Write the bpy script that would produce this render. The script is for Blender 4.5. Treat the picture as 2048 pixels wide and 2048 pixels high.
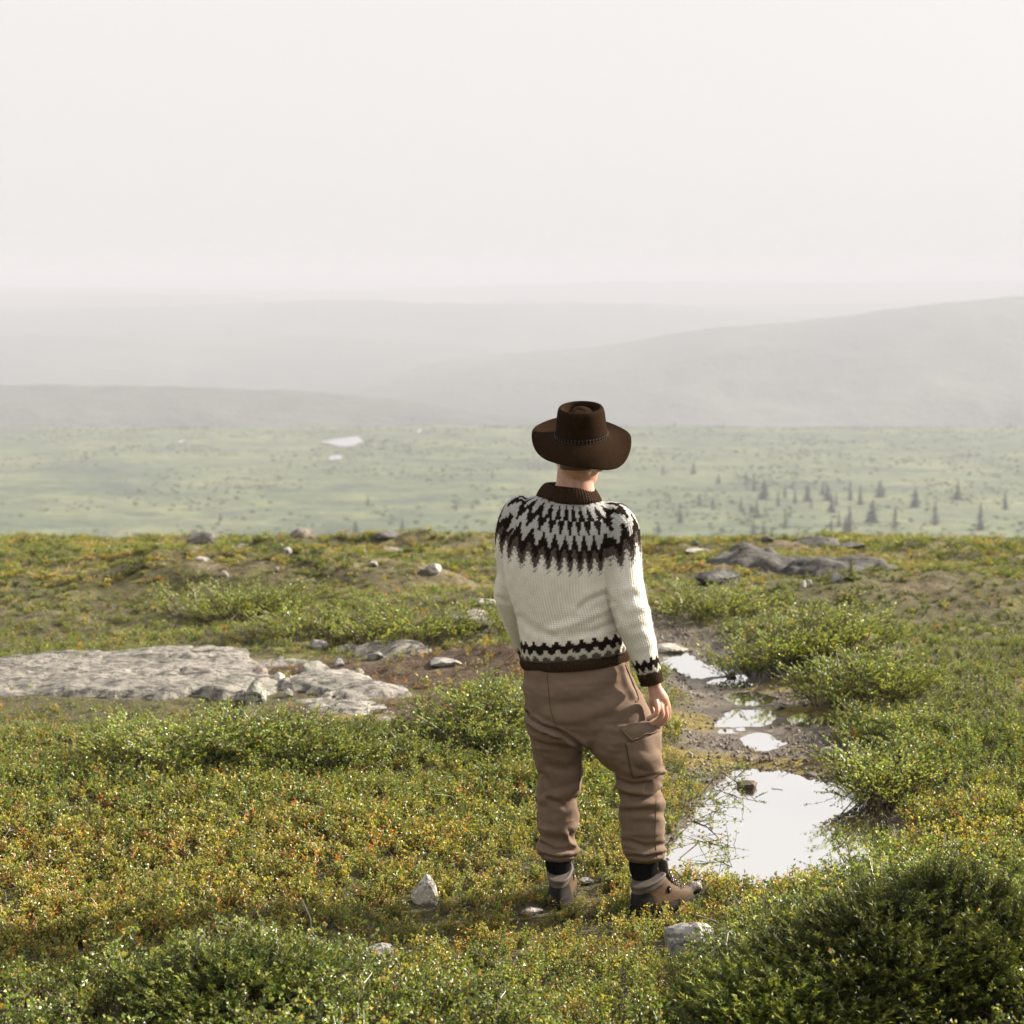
import bpy, bmesh, math, random, heapq
import numpy as np
from mathutils import Vector, Matrix

random.seed(7)
scene = bpy.context.scene
for o in list(bpy.data.objects):
    bpy.data.objects.remove(o)

# ------------------------------------------------------------------ camera, sky, sun, exposure
FPX = 3600.0                       # focal length in pixels of a 2048 px frame
HORIZON = 555.0
CAMZ = 2.34
PITCH = math.atan((1024.0 - HORIZON) / FPX)
cam_d = bpy.data.cameras.new('camera')
cam_d.sensor_width = 36.0
cam_d.lens = FPX / 2048.0 * 36.0
cam_d.clip_start = 0.05
cam_d.clip_end = 60000.0
cam_d.dof.use_dof = True
cam_d.dof.focus_distance = 6.62
cam_d.dof.aperture_fstop = 4.3
cam = bpy.data.objects.new('camera', cam_d)
scene.collection.objects.link(cam)
cam.location = (0, 0, CAMZ)
cam.rotation_euler = (math.radians(90) - PITCH, 0, 0)
scene.camera = cam

SUN_AZ = math.radians(71)          # clockwise from the view direction (+Y) towards +X
SUN_EL = math.radians(29)
world = bpy.data.worlds.new('World')
scene.world = world
world.use_nodes = True
wn = world.node_tree
wn.nodes.clear()
sky = wn.nodes.new('ShaderNodeTexSky')
sky.sky_type = 'NISHITA'
sky.sun_disc = False
sky.sun_elevation = SUN_EL
sky.sun_rotation = SUN_AZ
sky.air_density = 1.0
sky.dust_density = 6.0
sky.ozone_density = 1.0
hs = wn.nodes.new('ShaderNodeHueSaturation')      # thin white overcast veil: the blue is washed out
hs.inputs['Saturation'].default_value = 0.10
hs.inputs['Value'].default_value = 0.57
veil = wn.nodes.new('ShaderNodeMix'); veil.data_type = 'RGBA'
veil.inputs[0].default_value = 0.80
veil.inputs[7].default_value = (4.30, 4.13, 4.00, 1)
bg = wn.nodes.new('ShaderNodeBackground')
bg.inputs['Strength'].default_value = 0.10
wo = wn.nodes.new('ShaderNodeOutputWorld')
wn.links.new(sky.outputs[0], hs.inputs['Color'])
wn.links.new(hs.outputs[0], veil.inputs[6])
wn.links.new(veil.outputs[2], bg.inputs['Color'])
wn.links.new(bg.outputs[0], wo.inputs['Surface'])

sun_d = bpy.data.lights.new('sun', 'SUN')
sun_d.energy = 5.0
sun_d.angle = math.radians(0.6)
sun_d.color = (1.0, 0.90, 0.76)
sun = bpy.data.objects.new('sun', sun_d)
scene.collection.objects.link(sun)
sunv = Vector((math.sin(SUN_AZ) * math.cos(SUN_EL), math.cos(SUN_AZ) * math.cos(SUN_EL), math.sin(SUN_EL)))
sun.rotation_euler = (-sunv).to_track_quat('-Z', 'Y').to_euler()
sun.location = sunv * 30

scene.view_settings.view_transform = 'Standard'
scene.view_settings.look = 'None'
scene.view_settings.exposure = 1.3
scene.view_settings.gamma = 1.0
scene.view_settings.use_curve_mapping = False
cy = scene.cycles
cy.max_bounces = 4
cy.diffuse_bounces = 2
cy.glossy_bounces = 2
cy.transmission_bounces = 3
cy.transparent_max_bounces = 4
cy.volume_bounces = 0
cy.caustics_reflective = False
cy.caustics_refractive = False
cy.sample_clamp_indirect = 4.0
cy.use_denoising = True
cy.use_light_tree = False
cy.adaptive_threshold = 0.02

# ------------------------------------------------------------------ numeric helpers
def hash2(ix, iy, seed):
    n = (ix.astype(np.int64) * 374761393 + iy.astype(np.int64) * 668265263 + seed * 974711) & 0x7fffffff
    n = ((n ^ (n >> 13)) * 1274126177) & 0x7fffffff
    return ((n ^ (n >> 16)) & 0xffff) / 65535.0
def noise2(x, y, seed=0):
    x = np.asarray(x, float); y = np.asarray(y, float)
    ix = np.floor(x); iy = np.floor(y)
    fx = x - ix; fy = y - iy
    fx = fx * fx * fx * (fx * (fx * 6 - 15) + 10); fy = fy * fy * fy * (fy * (fy * 6 - 15) + 10)
    a = hash2(ix, iy, seed); b = hash2(ix + 1, iy, seed); c = hash2(ix, iy + 1, seed); d = hash2(ix + 1, iy + 1, seed)
    return (a + (b - a) * fx + (c - a) * fy + (a - b - c + d) * fx * fy) * 2 - 1
def fbm2(x, y, seed=0, octv=4, gain=0.5):
    s = 0; a = 1; t = 0
    for i in range(octv):
        s = s + a * noise2(x * 2 ** i + 17.3 * i, y * 2 ** i - 9.1 * i, seed + i * 31)
        t += a; a *= gain
    return s / t
def hash3(ix, iy, iz, seed):
    n = (ix.astype(np.int64) * 374761393 + iy.astype(np.int64) * 668265263 + iz.astype(np.int64) * 2147483647 // 7 + seed * 974711) & 0x7fffffff
    n = ((n ^ (n >> 13)) * 1274126177) & 0x7fffffff
    return ((n ^ (n >> 16)) & 0xffff) / 65535.0
def noise3(p, seed=0):
    i = np.floor(p); f = p - i; f = f * f * (3 - 2 * f)
    r = 0
    for dx in (0, 1):
        for dy in (0, 1):
            for dz in (0, 1):
                w = (f[:, 0] if dx else 1 - f[:, 0]) * (f[:, 1] if dy else 1 - f[:, 1]) * (f[:, 2] if dz else 1 - f[:, 2])
                r = r + w * hash3(i[:, 0] + dx, i[:, 1] + dy, i[:, 2] + dz, seed)
    return r * 2 - 1
def fbm3(p, seed=0, octv=4, gain=0.5):
    s = 0; a = 1; t = 0
    for k in range(octv):
        s = s + a * noise3(p * 2 ** k + 11.7 * k, seed + 53 * k); t += a; a *= gain
    return s / t
def sstep(a, b, x):
    t = np.clip((np.asarray(x, float) - a) / (b - a), 0, 1)
    return t * t * (3 - 2 * t)
def lerp(a, b, t):
    return a + (b - a) * t
def poly_sd(px, py, poly):
    """signed distance to a polygon, positive inside"""
    px = np.asarray(px, float); py = np.asarray(py, float)
    d = np.full(px.shape, 1e9); ins = np.zeros(px.shape, bool)
    n = len(poly)
    for i in range(n):
        x0, y0 = poly[i]; x1, y1 = poly[(i + 1) % n]
        ex, ey = x1 - x0, y1 - y0
        t = np.clip(((px - x0) * ex + (py - y0) * ey) / (ex * ex + ey * ey + 1e-12), 0, 1)
        d = np.minimum(d, np.hypot(px - x0 - t * ex, py - y0 - t * ey))
        c = ((y0 > py) != (y1 > py))
        xi = x0 + (py - y0) * ex / (ey if abs(ey) > 1e-9 else 1e-9)
        ins ^= c & (px < xi)
    return np.where(ins, d, -d)
def line_d(px, py, pts):
    d = np.full(np.shape(px), 1e9)
    for (x0, y0), (x1, y1) in zip(pts[:-1], pts[1:]):
        ex, ey = x1 - x0, y1 - y0
        t = np.clip(((px - x0) * ex + (py - y0) * ey) / (ex * ex + ey * ey + 1e-12), 0, 1)
        d = np.minimum(d, np.hypot(px - x0 - t * ex, py - y0 - t * ey))
    return d
CP, SP = math.cos(PITCH), math.sin(PITCH)
def ray(px, py):
    a = (px - 1024.0) / FPX; b = (py - 1024.0) / FPX
    return (a, CP - b * SP, -SP - b * CP)
def Q(px, py, Y):
    """world point seen at photo position (px, py) in the vertical plane y = Y"""
    r = ray(px, py); t = Y / r[1]
    return Vector((r[0] * t, Y, CAMZ + r[2] * t))
def project(P):
    d = P[:, 1] * CP + (CAMZ - P[:, 2]) * SP
    v = (P[:, 2] - CAMZ) * CP + P[:, 1] * SP
    return 1024 + FPX * P[:, 0] / d, 1024 - FPX * v / d
def base_z(y):
    y = np.asarray(y, float)
    z = np.where(y > 8, -0.00428 * (y - 8) ** 2, 0.0)
    z = z - 0.13 * np.clip((y - 13) / 9, 0, 1) ** 1.5
    z = z + np.where(y < 6.2, 0.018 * (6.2 - y) ** 2, 0.0)
    return z
def Gb(px, py):
    """ground point below a photo position, on the smooth profile"""
    r = ray(px, py); lo, hi = 2.0, 60.0
    for y in np.arange(2.0, 60.0, 0.05):
        if CAMZ + r[2] * y / r[1] <= base_z(y):
            return (r[0] * y / r[1], float(y))
    return (r[0] * 25 / r[1], 25.0)
def PB(pts):
    return [Gb(*p) for p in pts]

# ------------------------------------------------------------------ object helpers
COL = scene.collection
MAT = {}
def mesh_np(name, V, F, smooth=True):
    me = bpy.data.meshes.new(name)
    V = np.asarray(V, np.float32); F = np.asarray(F, np.int32)
    me.vertices.add(len(V)); me.vertices.foreach_set('co', V.ravel())
    k = F.shape[1]
    me.loops.add(F.size); me.loops.foreach_set('vertex_index', F.ravel())
    me.polygons.add(len(F))
    me.polygons.foreach_set('loop_start', np.arange(0, F.size, k, dtype=np.int32))
    me.polygons.foreach_set('use_smooth', np.full(len(F), smooth))
    me.update(calc_edges=True)
    return me
def set_col(me, C, name='Col'):
    C = np.asarray(C, np.float32)
    if C.shape[1] == 3:
        C = np.hstack([C, np.ones((len(C), 1), np.float32)])
    a = me.attributes.new(name, 'FLOAT_COLOR', 'POINT'); a.data.foreach_set('color', C.ravel())
def set_f(me, v, name):
    a = me.attributes.new(name, 'FLOAT', 'POINT'); a.data.foreach_set('value', np.asarray(v, np.float32))
def link(name, me, mat=None, parent=None, label=None, cat=None, group=None, kind=None):
    o = bpy.data.objects.new(name, me)
    COL.objects.link(o)
    if mat is not None and me is not None:
        me.materials.clear(); me.materials.append(MAT[mat] if isinstance(mat, str) else mat)
    if parent is not None: o.parent = parent
    if label: o['label'] = label
    if cat: o['category'] = cat
    if group: o['group'] = group
    if kind: o['kind'] = kind
    return o
def empty(name, loc, label, cat, group=None):
    o = link(name, None, label=label, cat=cat, group=group)
    o.location = loc; o.empty_display_size = 0.1
    return o
def grid_faces(nx, ny):
    i = np.arange(nx * ny).reshape(ny, nx)
    return np.stack([i[:-1, :-1], i[:-1, 1:], i[1:, 1:], i[1:, :-1]], -1).reshape(-1, 4)
def tube_np(pts, radii, n=6, cap=True):
    """tube along points; returns verts, tri/quad faces as quads"""
    P = np.asarray(pts, float); R = np.broadcast_to(np.asarray(radii, float), (len(P),))
    T = np.gradient(P, axis=0); T /= np.linalg.norm(T, axis=1)[:, None] + 1e-12
    ref = np.array([0.0, 0, 1]) if abs(T[0, 2]) < 0.9 else np.array([1.0, 0, 0])
    V = []; a = np.linspace(0, 2 * math.pi, n, endpoint=False)
    for k in range(len(P)):
        u = np.cross(T[k], ref); u /= np.linalg.norm(u) + 1e-12
        v = np.cross(T[k], u); ref = np.cross(u, T[k])
        V.append(P[k] + R[k] * (np.cos(a)[:, None] * u + np.sin(a)[:, None] * v))
    V = np.vstack(V); F = []
    for k in range(len(P) - 1):
        for j in range(n):
            F.append((k * n + j, k * n + (j + 1) % n, (k + 1) * n + (j + 1) % n, (k + 1) * n + j))
    if cap:
        V = np.vstack([V, P[:1], P[-1:]]); c0 = len(V) - 2; L = (len(P) - 1) * n
        for j in range(n):
            F.append((c0, (j + 1) % n, j, j)); F.append((c0 + 1, L + j, L + (j + 1) % n, L + (j + 1) % n))
    return V, np.array(F)
def merge(parts):
    Vs = []; Fs = []; off = 0
    for V, F in parts:
        Vs.append(V); Fs.append(np.asarray(F) + off); off += len(V)
    return np.vstack(Vs), np.vstack(Fs)
def clean_mesh(name, V, F, smooth=True):
    """mesh from quads some of which are degenerate (triangles)"""
    me = bpy.data.meshes.new(name)
    me.from_pydata([tuple(v) for v in V], [], [tuple(dict.fromkeys(int(i) for i in f)) for f in F])
    me.polygons.foreach_set('use_smooth', [smooth] * len(me.polygons))
    me.update()
    return me

# ------------------------------------------------------------------ materials
def new_mat(name):
    m = bpy.data.materials.new(name); m.use_nodes = True
    nt = m.node_tree; nt.nodes.clear()
    out = nt.nodes.new('ShaderNodeOutputMaterial')
    MAT[name] = m
    return m, nt, out
class NT:
    """small wrapper so node graphs read in order"""
    def __init__(s, name):
        s.m, s.nt, s.out = new_mat(name)
    def n(s, typ, ins=None, **props):
        nd = s.nt.nodes.new(typ)
        for k, v in props.items(): setattr(nd, k, v)
        for k, v in (ins or {}).items(): s.put(nd, k, v)
        return nd
    def put(s, nd, k, v):
        if isinstance(v, bpy.types.NodeSocket): s.nt.links.new(v, nd.inputs[k])
        elif isinstance(v, bpy.types.Node): s.nt.links.new(v.outputs[0], nd.inputs[k])
        else: nd.inputs[k].default_value = v
    def math(s, op, a, b=0.0, c=None):
        nd = s.n('ShaderNodeMath', operation=op); s.put(nd, 0, a); s.put(nd, 1, b)
        if c is not None: s.put(nd, 2, c)
        return nd.outputs[0]
    def mix(s, f, a, b, blend='MIX'):
        nd = s.n('ShaderNodeMix', data_type='RGBA', blend_type=blend)
        s.put(nd, 0, f); s.put(nd, 6, a); s.put(nd, 7, b)
        return nd.outputs[2]
    def ramp(s, f, stops):
        nd = s.n('ShaderNodeValToRGB'); s.put(nd, 0, f)
        cr = nd.color_ramp
        while len(cr.elements) < len(stops): cr.elements.new(0.5)
        for e, (p, c) in zip(cr.elements, stops):
            e.position = p; e.color = c if len(c) == 4 else (*c, 1)
        return nd.outputs[0]
    def noise(s, scale, detail=4, rough=0.55, vec=None, out=0):
        nd = s.n('ShaderNodeTexNoise'); nd.inputs['Scale'].default_value = scale
        nd.inputs['Detail'].default_value = detail; nd.inputs['Roughness'].default_value = rough
        if vec is not None: s.put(nd, 'Vector', vec)
        return nd.outputs[out]
    def attr(s, name, typ='GEOMETRY'):
        return s.n('ShaderNodeAttribute', attribute_name=name, attribute_type=typ)
    def obj(s):
        return s.n('ShaderNodeTexCoord').outputs['Object']
    def bump(s, h, strength=0.5, dist=0.01, nrm=None):
        nd = s.n('ShaderNodeBump'); nd.inputs['Strength'].default_value = strength; nd.inputs['Distance'].default_value = dist
        s.put(nd, 'Height', h)
        if nrm is not None: s.put(nd, 'Normal', nrm)
        return nd.outputs[0]
    def pbr(s, col, rough=0.7, nrm=None, **kw):
        b = s.n('ShaderNodeBsdfPrincipled'); s.put(b, 'Base Color', col); s.put(b, 'Roughness', rough)
        if nrm is not None: s.put(b, 'Normal', nrm)
        for k, v in kw.items(): s.put(b, k.replace('_', ' '), v)
        s.nt.links.new(b.outputs[0], s.out.inputs['Surface'])
        return b

# ------------------------------------------------------------------ the plateau: one height function
POND = PB([(1325, 1690), (1352, 1650), (1395, 1600), (1420, 1560), (1455, 1528), (1500, 1512), (1550, 1510), (1615, 1524), (1690, 1548),
           (1770, 1590), (1800, 1650), (1760, 1695), (1690, 1715), (1600, 1738), (1520, 1741), (1430, 1735), (1345, 1722)])
POND_Z = -0.085
PUDS = [[(1385, 1343), (1412, 1333), (1446, 1338), (1440, 1352), (1400, 1353)],
        [(1408, 1326), (1440, 1320), (1476, 1326), (1470, 1337), (1425, 1336)],
        [(1438, 1356), (1480, 1352), (1508, 1366), (1500, 1380), (1460, 1374)],
        [(1450, 1396), (1480, 1380), (1530, 1378), (1566, 1388), (1556, 1408), (1500, 1414), (1462, 1412)],
        [(1562, 1420), (1600, 1412), (1652, 1416), (1648, 1428), (1590, 1432)],
        [(1434, 1436), (1460, 1424), (1510, 1430), (1542, 1442), (1530, 1458), (1470, 1456)],
        [(1508, 1462), (1540, 1454), (1576, 1464), (1560, 1482), (1520, 1478)],
        [(1440, 1348), (1476, 1338), (1500, 1352), (1470, 1362)], [(1462, 1382), (1490, 1370), (1534, 1380), (1500, 1392)], [(1462, 1428), (1480, 1408), (1524, 1410), (1512, 1432)],
        [(1500, 1466), (1518, 1450), (1548, 1460), (1532, 1476)], [(1326, 1290), (1372, 1298), (1408, 1318), (1380, 1324), (1340, 1306)]]
PUDS = [[(sum(a for a, b in p) / len(p) * -.25 + x * 1.25, sum(b for a, b in p) / len(p) * -.25 + y * 1.25) for x, y in p] for p in PUDS]
PUDW = [PB(p) for p in PUDS]
PUDC = [(sum(a for a, b in p) / len(p), sum(b for a, b in p) / len(p)) for p in PUDW]
PUDZ = [float(base_z(c[1])) - 0.062 for c in PUDC]
TRACK = PB([(1290, 1245), (1345, 1275), (1400, 1310), (1430, 1335), (1472, 1365), (1508, 1395), (1500, 1440), (1535, 1470), (1545, 1525)])
SLAB_A = PB([(-260, 1330), (60, 1318), (330, 1306), (400, 1302), (470, 1308), (520, 1322), (600, 1324), (606, 1334), (520, 1342), (540, 1362), (590, 1372),
             (560, 1392), (500, 1402), (420, 1398), (330, 1404), (150, 1400), (-260, 1392)])
SLAB_B = PB([(578, 1366), (620, 1356), (690, 1358), (760, 1376), (802, 1390), (780, 1400), (700, 1404), (620, 1392), (575, 1380)])
SLAB_C = PB([(600, 1408), (660, 1398), (720, 1404), (750, 1418), (765, 1436), (720, 1444), (672, 1436), (640, 1424)])
SLAB_D = PB([(702, 1302), (760, 1297), (840, 1302), (855, 1312), (800, 1320), (730, 1316)])
OUTC = PB([(1404, 1142), (1440, 1134), (1500, 1130), (1560, 1132), (1640, 1138), (1705, 1146), (1800, 1150), (1800, 1174), (1690, 1176), (1600, 1170), (1520, 1158), (1440, 1152)])
BUMPS = []      # (x, y, rx, ry, height): hummocks that the photograph shows
for (px, py, rx, ry, h) in [(1760, 1985, .42, .40, .13), (1990, 1970, .6, .6, .18), (560, 2030, .55, .35, .08), (1500, 2090, .5, .3, .08),
                            (830, 1270, .9, .5, .11), (480, 1275, .7, .4, .06), (1560, 1290, .9, .5, .05), (1700, 1320, .7, .6, .13),
                            (1050, 1330, .8, .5, .10), (430, 1560, .8, .5, .03), (560, 1190, 1.2, .7, .16), (760, 1180, .9, .5, .15), (900, 1235, .9, .5, .12),
                            (1350, 1200, .8, .4, .09), (1500, 1215, 1.2, .5, .06), (1660, 1205, 1.0, .5, .06), (1560, 1105, 1.4, .8, .12), (1420, 1160, .7, .5, .06),
                            (980, 1100, 1.2, .6, .12), (700, 1100, 1.6, .5, .10), (420, 1130, 1.4, .5, .10), (1640, 1085, 1.0, .5, .12), (200, 1180, 1.3, .6, .15), (1850, 1190, 1.3, .6, .2),
                            (1010, 1440, .5, .4, .05), (1020, 1240, .8, .4, .10), (420, 1340, .9, .35, .05)]:
    x, y = Gb(px, py); BUMPS.append((x, y, rx, ry, h))
def g(x, y):
    x = np.asarray(x, float); y = np.asarray(y, float)
    z = base_z(y)
    far = sstep(9.5, 15, y)
    z = z + fbm2(x * 1.1, y * 1.4, 5, 4) * lerp(0.055, 0.13, far) + fbm2(x * 4.5, y * 4.5, 9, 3) * lerp(0.028, 0.04, far)
    for bx, by, rx, ry, h in BUMPS:
        e = ((x - bx) / rx) ** 2 + ((y - by) / ry) ** 2
        z = z + h * np.exp(-np.minimum(e, 30) * 1.2)
    flat = np.exp(-(((x - 0.42) / 0.75) ** 2 + ((y - 6.55) / 0.5) ** 2))
    z = lerp(z, -0.03 + 0.01 * fbm2(x * 6, y * 6, 3, 2), np.clip(flat * 1.6, 0, 1))
    near = (y < 14.5) & (x > -0.5)
    if np.any(near):
        xn, yn, zn = (x[near], y[near], z[near]) if x.shape else (x, y, z)
        td = line_d(xn, yn, TRACK) + 0.10 * fbm2(xn * 5, yn * 5, 21, 3)
        tb = base_z(yn) - 0.05 + 0.02 * fbm2(xn * 9, yn * 9, 22, 3)
        zn = lerp(zn, tb, 1 - sstep(0.18, 0.62, td))
        for poly, wz, amp in [(POND, POND_Z, 0.10)] + [(p, w, 0.12) for p, w in zip(PUDW, PUDZ)]:
            sd = poly_sd(xn, yn, poly) + amp * fbm2(xn * 7, yn * 7, 33, 4) * (0.8 if poly is not POND else 0.8) + (0.035 if poly is not POND else 0.02)
            R = 0.5 if poly is POND else 0.22
            edge = np.where(sd > 0, wz - np.minimum(sd * 0.35, 0.09) - 0.002, wz + (-sd) * 0.16)
            zn = np.where(sd > 0, edge, lerp(edge, zn, sstep(0.0, R, -sd)))
        if x.shape:
            z = z.copy(); z[near] = zn
        else:
            z = zn
    for poly, dz in ((SLAB_A, -0.02), (SLAB_B, -0.02), (SLAB_C, -0.02)):
        sd = poly_sd(x, y, poly)
        z = np.where(sd > -0.3, lerp(z, base_z(y) + 0.01, sstep(-0.3, 0.05, sd)), z)
    return z
def gs(x, y):
    return float(g(np.array([x]), np.array([y]))[0])
def G(px, py):
    """ground point under a photo position, on the real surface"""
    r = ray(px, py)
    ys = np.concatenate([np.arange(3.0, 12, 0.01), np.arange(12, 32, 0.03)])
    zr = CAMZ + r[2] * ys / r[1]; zg = g(r[0] * ys / r[1], ys)
    k = np.argmax(zr <= zg)
    if not (zr <= zg).any(): k = int(np.argmin(zr - zg))
    y = ys[k]
    return float(r[0] * y / r[1]), float(y), float(zg[k])

# materials of the land
t = NT('tundra')
col = t.attr('Col'); wet = t.attr('wet')
n1 = t.noise(14, 5, 0.65, t.obj()); n2 = t.noise(70, 4, 0.7, t.obj())
c = t.mix(1.0, col.outputs['Color'], t.ramp(n1, [(0.28, (0.45, 0.42, 0.40)), (0.72, (1.5, 1.5, 1.45))]), 'MULTIPLY')
c = t.mix(0.8, c, t.ramp(n2, [(0.3, (0.35, 0.33, 0.30)), (0.7, (1.55, 1.5, 1.4))]), 'MULTIPLY')
rough = t.math('SUBTRACT', 0.95, t.math('MULTIPLY', wet.outputs['Fac'], 0.70))
t.pbr(c, rough, t.bump(t.math('ADD', n2, t.math('MULTIPLY', n1, 1.6)), 0.9, 0.02))
t = NT('water')
wv = t.obj()
nz = t.noise(9, 3, 0.5, wv)
bn = t.bump(nz, 0.06, 0.01)
dif = t.n('ShaderNodeBsdfDiffuse', {'Color': (0.16, 0.13, 0.10, 1)})
gl = t.n('ShaderNodeBsdfGlossy', {'Color': (0.97, 0.97, 0.97, 1), 'Roughness': 0.04, 'Normal': bn})
lw = t.n('ShaderNodeFresnel', {'IOR': 3.4, 'Normal': bn})
fac = t.math('MINIMUM', t.math('MULTIPLY_ADD', lw.outputs[0], 0.9, 0.40), 0.93)
ms = t.n('ShaderNodeMixShader', {0: fac, 1: dif, 2: gl})
t.nt.links.new(ms.outputs[0], t.out.inputs['Surface'])
t = NT('valley')
p = t.obj()
n1 = t.noise(0.011, 6, 0.62, p); n2 = t.noise(0.055, 5, 0.6, p)
c = t.ramp(n1, [(0.36, (0.040, 0.062, 0.028)), (0.5, (0.080, 0.108, 0.042)), (0.62, (0.118, 0.135, 0.056)), (0.74, (0.145, 0.125, 0.070))])
c = t.mix(0.9, c, t.ramp(n2, [(0.36, (0.42, 0.5, 0.5)), (0.62, (1.35, 1.3, 1.2))]), 'MULTIPLY')
t.pbr(c, 0.95, t.bump(n2, 1.0, 4.0))
t = NT('forest_hill')
p = t.obj()
n1 = t.noise(0.0022, 6, 0.6, p); n2 = t.noise(0.03, 4, 0.7, p)
c = t.ramp(n1, [(0.35, (0.030, 0.042, 0.028)), (0.55, (0.060, 0.075, 0.045)), (0.7, (0.10, 0.105, 0.07))])
c = t.mix(0.6, c, t.ramp(n2, [(0.35, (0.5, 0.5, 0.5)), (0.65, (1.4, 1.4, 1.4))]), 'MULTIPLY')
t.pbr(c, 0.95, t.bump(n2, 0.7, 10.0))

# the plateau sheet: fine in the middle, coarser outwards
def axis(breaks):
    out = [breaks[0][0]]
    for a, b, st in breaks:
        n = max(1, int(round((b - a) / st))); out += list(np.linspace(a, b, n + 1)[1:])
    return np.array(out)
ax = axis([(-34, -12, 1.0), (-12, -5, 0.12), (-5, 5, 0.038), (5, 12, 0.12), (12, 34, 1.0)])
ay = axis([(-6, 3.6, 0.4), (3.6, 9.5, 0.032), (9.5, 15, 0.042), (15, 27, 0.075), (27, 31, 0.2), (31, 46, 1.5)])
X, Y = np.meshgrid(ax, ay)
xf, yf = X.ravel(), Y.ravel()
zf = g(xf, yf) - np.where(yf > 29, 0.02 * (yf - 29) ** 2, 0)
sdp = poly_sd(xf, yf, POND)
trk = line_d(xf, yf, TRACK)
heathN = fbm2(xf * 0.9, yf * 1.2, 61, 4); patchN = fbm2(xf * 2.3, yf * 2.6, 77, 4)
C = np.zeros((len(xf), 3)); C[:] = (0.085, 0.080, 0.034)
def blend(C, col, w):
    w = np.clip(w, 0, 1)[:, None]; return C * (1 - w) + np.array(col) * w
C = blend(C, (0.075, 0.055, 0.036), sstep(0.0, 0.35, heathN) * 0.45)
C = blend(C, (0.16, 0.155, 0.055), sstep(0.05, 0.4, patchN) * 0.7)
C = blend(C, (0.20, 0.165, 0.11), sstep(0.30, 0.5, fbm2(xf * 1.3, yf * 2.2, 95, 4)) * sstep(12, 15, yf) * 0.6)
HEATH = [(870, 1352, .75, .55), (720, 1432, .60, .26), (680, 1345, .5, .3), (830, 1420, .5, .25)]
heath = np.zeros(len(xf))
for px, py, rx, ry in HEATH:
    hx, hy = Gb(px, py); heath = np.maximum(heath, np.exp(-(((xf - hx) / rx) ** 2 + ((yf - hy) / ry) ** 2) * 1.2))
C = blend(C, (0.085, 0.055, 0.036), sstep(0.25, 0.6, heath + 0.25 * patchN))
mudw = np.maximum(1 - sstep(0.22, 0.55, trk + 0.15 * patchN), sstep(-0.16, 0.0, sdp))
for p_ in PUDW: mudw = np.maximum(mudw, sstep(-0.22, -0.02, poly_sd(xf, yf, p_)))
C = blend(C, (0.125, 0.103, 0.080), mudw)
C = blend(C, (0.055, 0.042, 0.032), mudw * sstep(0.05, 0.4, fbm2(xf * 6, yf * 6, 41, 3)))
MOSS = [(1570, 1358, .34, .22), (1640, 1508, .42, .14), (1400, 1505, .34, .16), (1600, 1405, .3, .15), (1340, 1430, .4, .25), (700, 1440, .3, .1)]
moss = np.zeros(len(xf))
for px, py, rx, ry in MOSS:
    hx, hy = Gb(px, py); moss = np.maximum(moss, np.exp(-(((xf - hx) / rx) ** 2 + ((yf - hy) / ry) ** 2) * 1.1))
mossw = sstep(0.35, 0.6, moss + 0.22 * patchN) * (1 - sstep(-0.02, 0.02, sdp))
C = blend(C, (0.19, 0.155, 0.045), mossw)
wetv = np.clip(mudw * 0.9 * (1 - mossw), 0, 1)
me = mesh_np('tundra_ground', np.stack([xf, yf, zf], 1), grid_faces(len(ax), len(ay)))
set_col(me, C); set_f(me, wetv, 'wet')
link('tundra_ground', me, 'tundra', kind='structure')

def water_sheet(name, poly, z, grow):
    cx = sum(p[0] for p in poly) / len(poly); cyy = sum(p[1] for p in poly) / len(poly)
    V = [(cx, cyy, z)] + [(p[0] + (p[0] - cx) / math.hypot(p[0] - cx, p[1] - cyy) * grow, p[1] + (p[1] - cyy) / math.hypot(p[0] - cx, p[1] - cyy) * grow, z) for p in poly]
    n = len(poly)
    m2 = mesh_np(name, V, [(0, 1 + i, 1 + (i + 1) % n) for i in range(n)], False)
    return link(name, m2, 'water', kind='structure')
water_sheet('pond', POND, POND_Z, 0.12)
for p_, z_ in zip(PUDW, PUDZ): water_sheet('puddle', p_, z_, 0.09)

# ------------------------------------------------------------------ the valley, its tarns and the hills
def tan_dn(py):
    return math.tan(PITCH + math.atan((py - 1024.0) / FPX))
def zv(x, y):
    x = np.asarray(x, float); y = np.asarray(y, float)
    z = np.interp(y, [30, 60, 200, 500, 1000, 1500, 1640, 1900, 2600, 16000],
                  [-2.9, -9, -45, -82, CAMZ - 1000 * 0.1070, CAMZ - 1500 * 0.0822, CAMZ - 1640 * 0.0826, -185, -235, -240])
    und = fbm2(x / 230, y / 300, 11, 4) * 5.0 + fbm2(x / 60, y / 70, 12, 3) * 1.3
    return z + und * sstep(150, 500, y) * (1 - sstep(1250, 1500, y) * 0.8)
vx = np.concatenate([np.linspace(-20000, -1500, 22), np.linspace(-1400, 1400, 201), np.linspace(1500, 20000, 22)])
vy = np.concatenate([np.linspace(32, 480, 30), np.linspace(490, 1700, 160), np.linspace(1750, 16000, 30)])
X, Y = np.meshgrid(vx, vy)
Z = zv(X.ravel(), Y.ravel())
TARN = [(684, 884, 41, 9, 'wide'), (671, 916, 13, 4.5, 'small'), (359, 885, 6, 4, 'tiny'), (839, 862, 4, 3, 'tiny')]
TW = []
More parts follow.
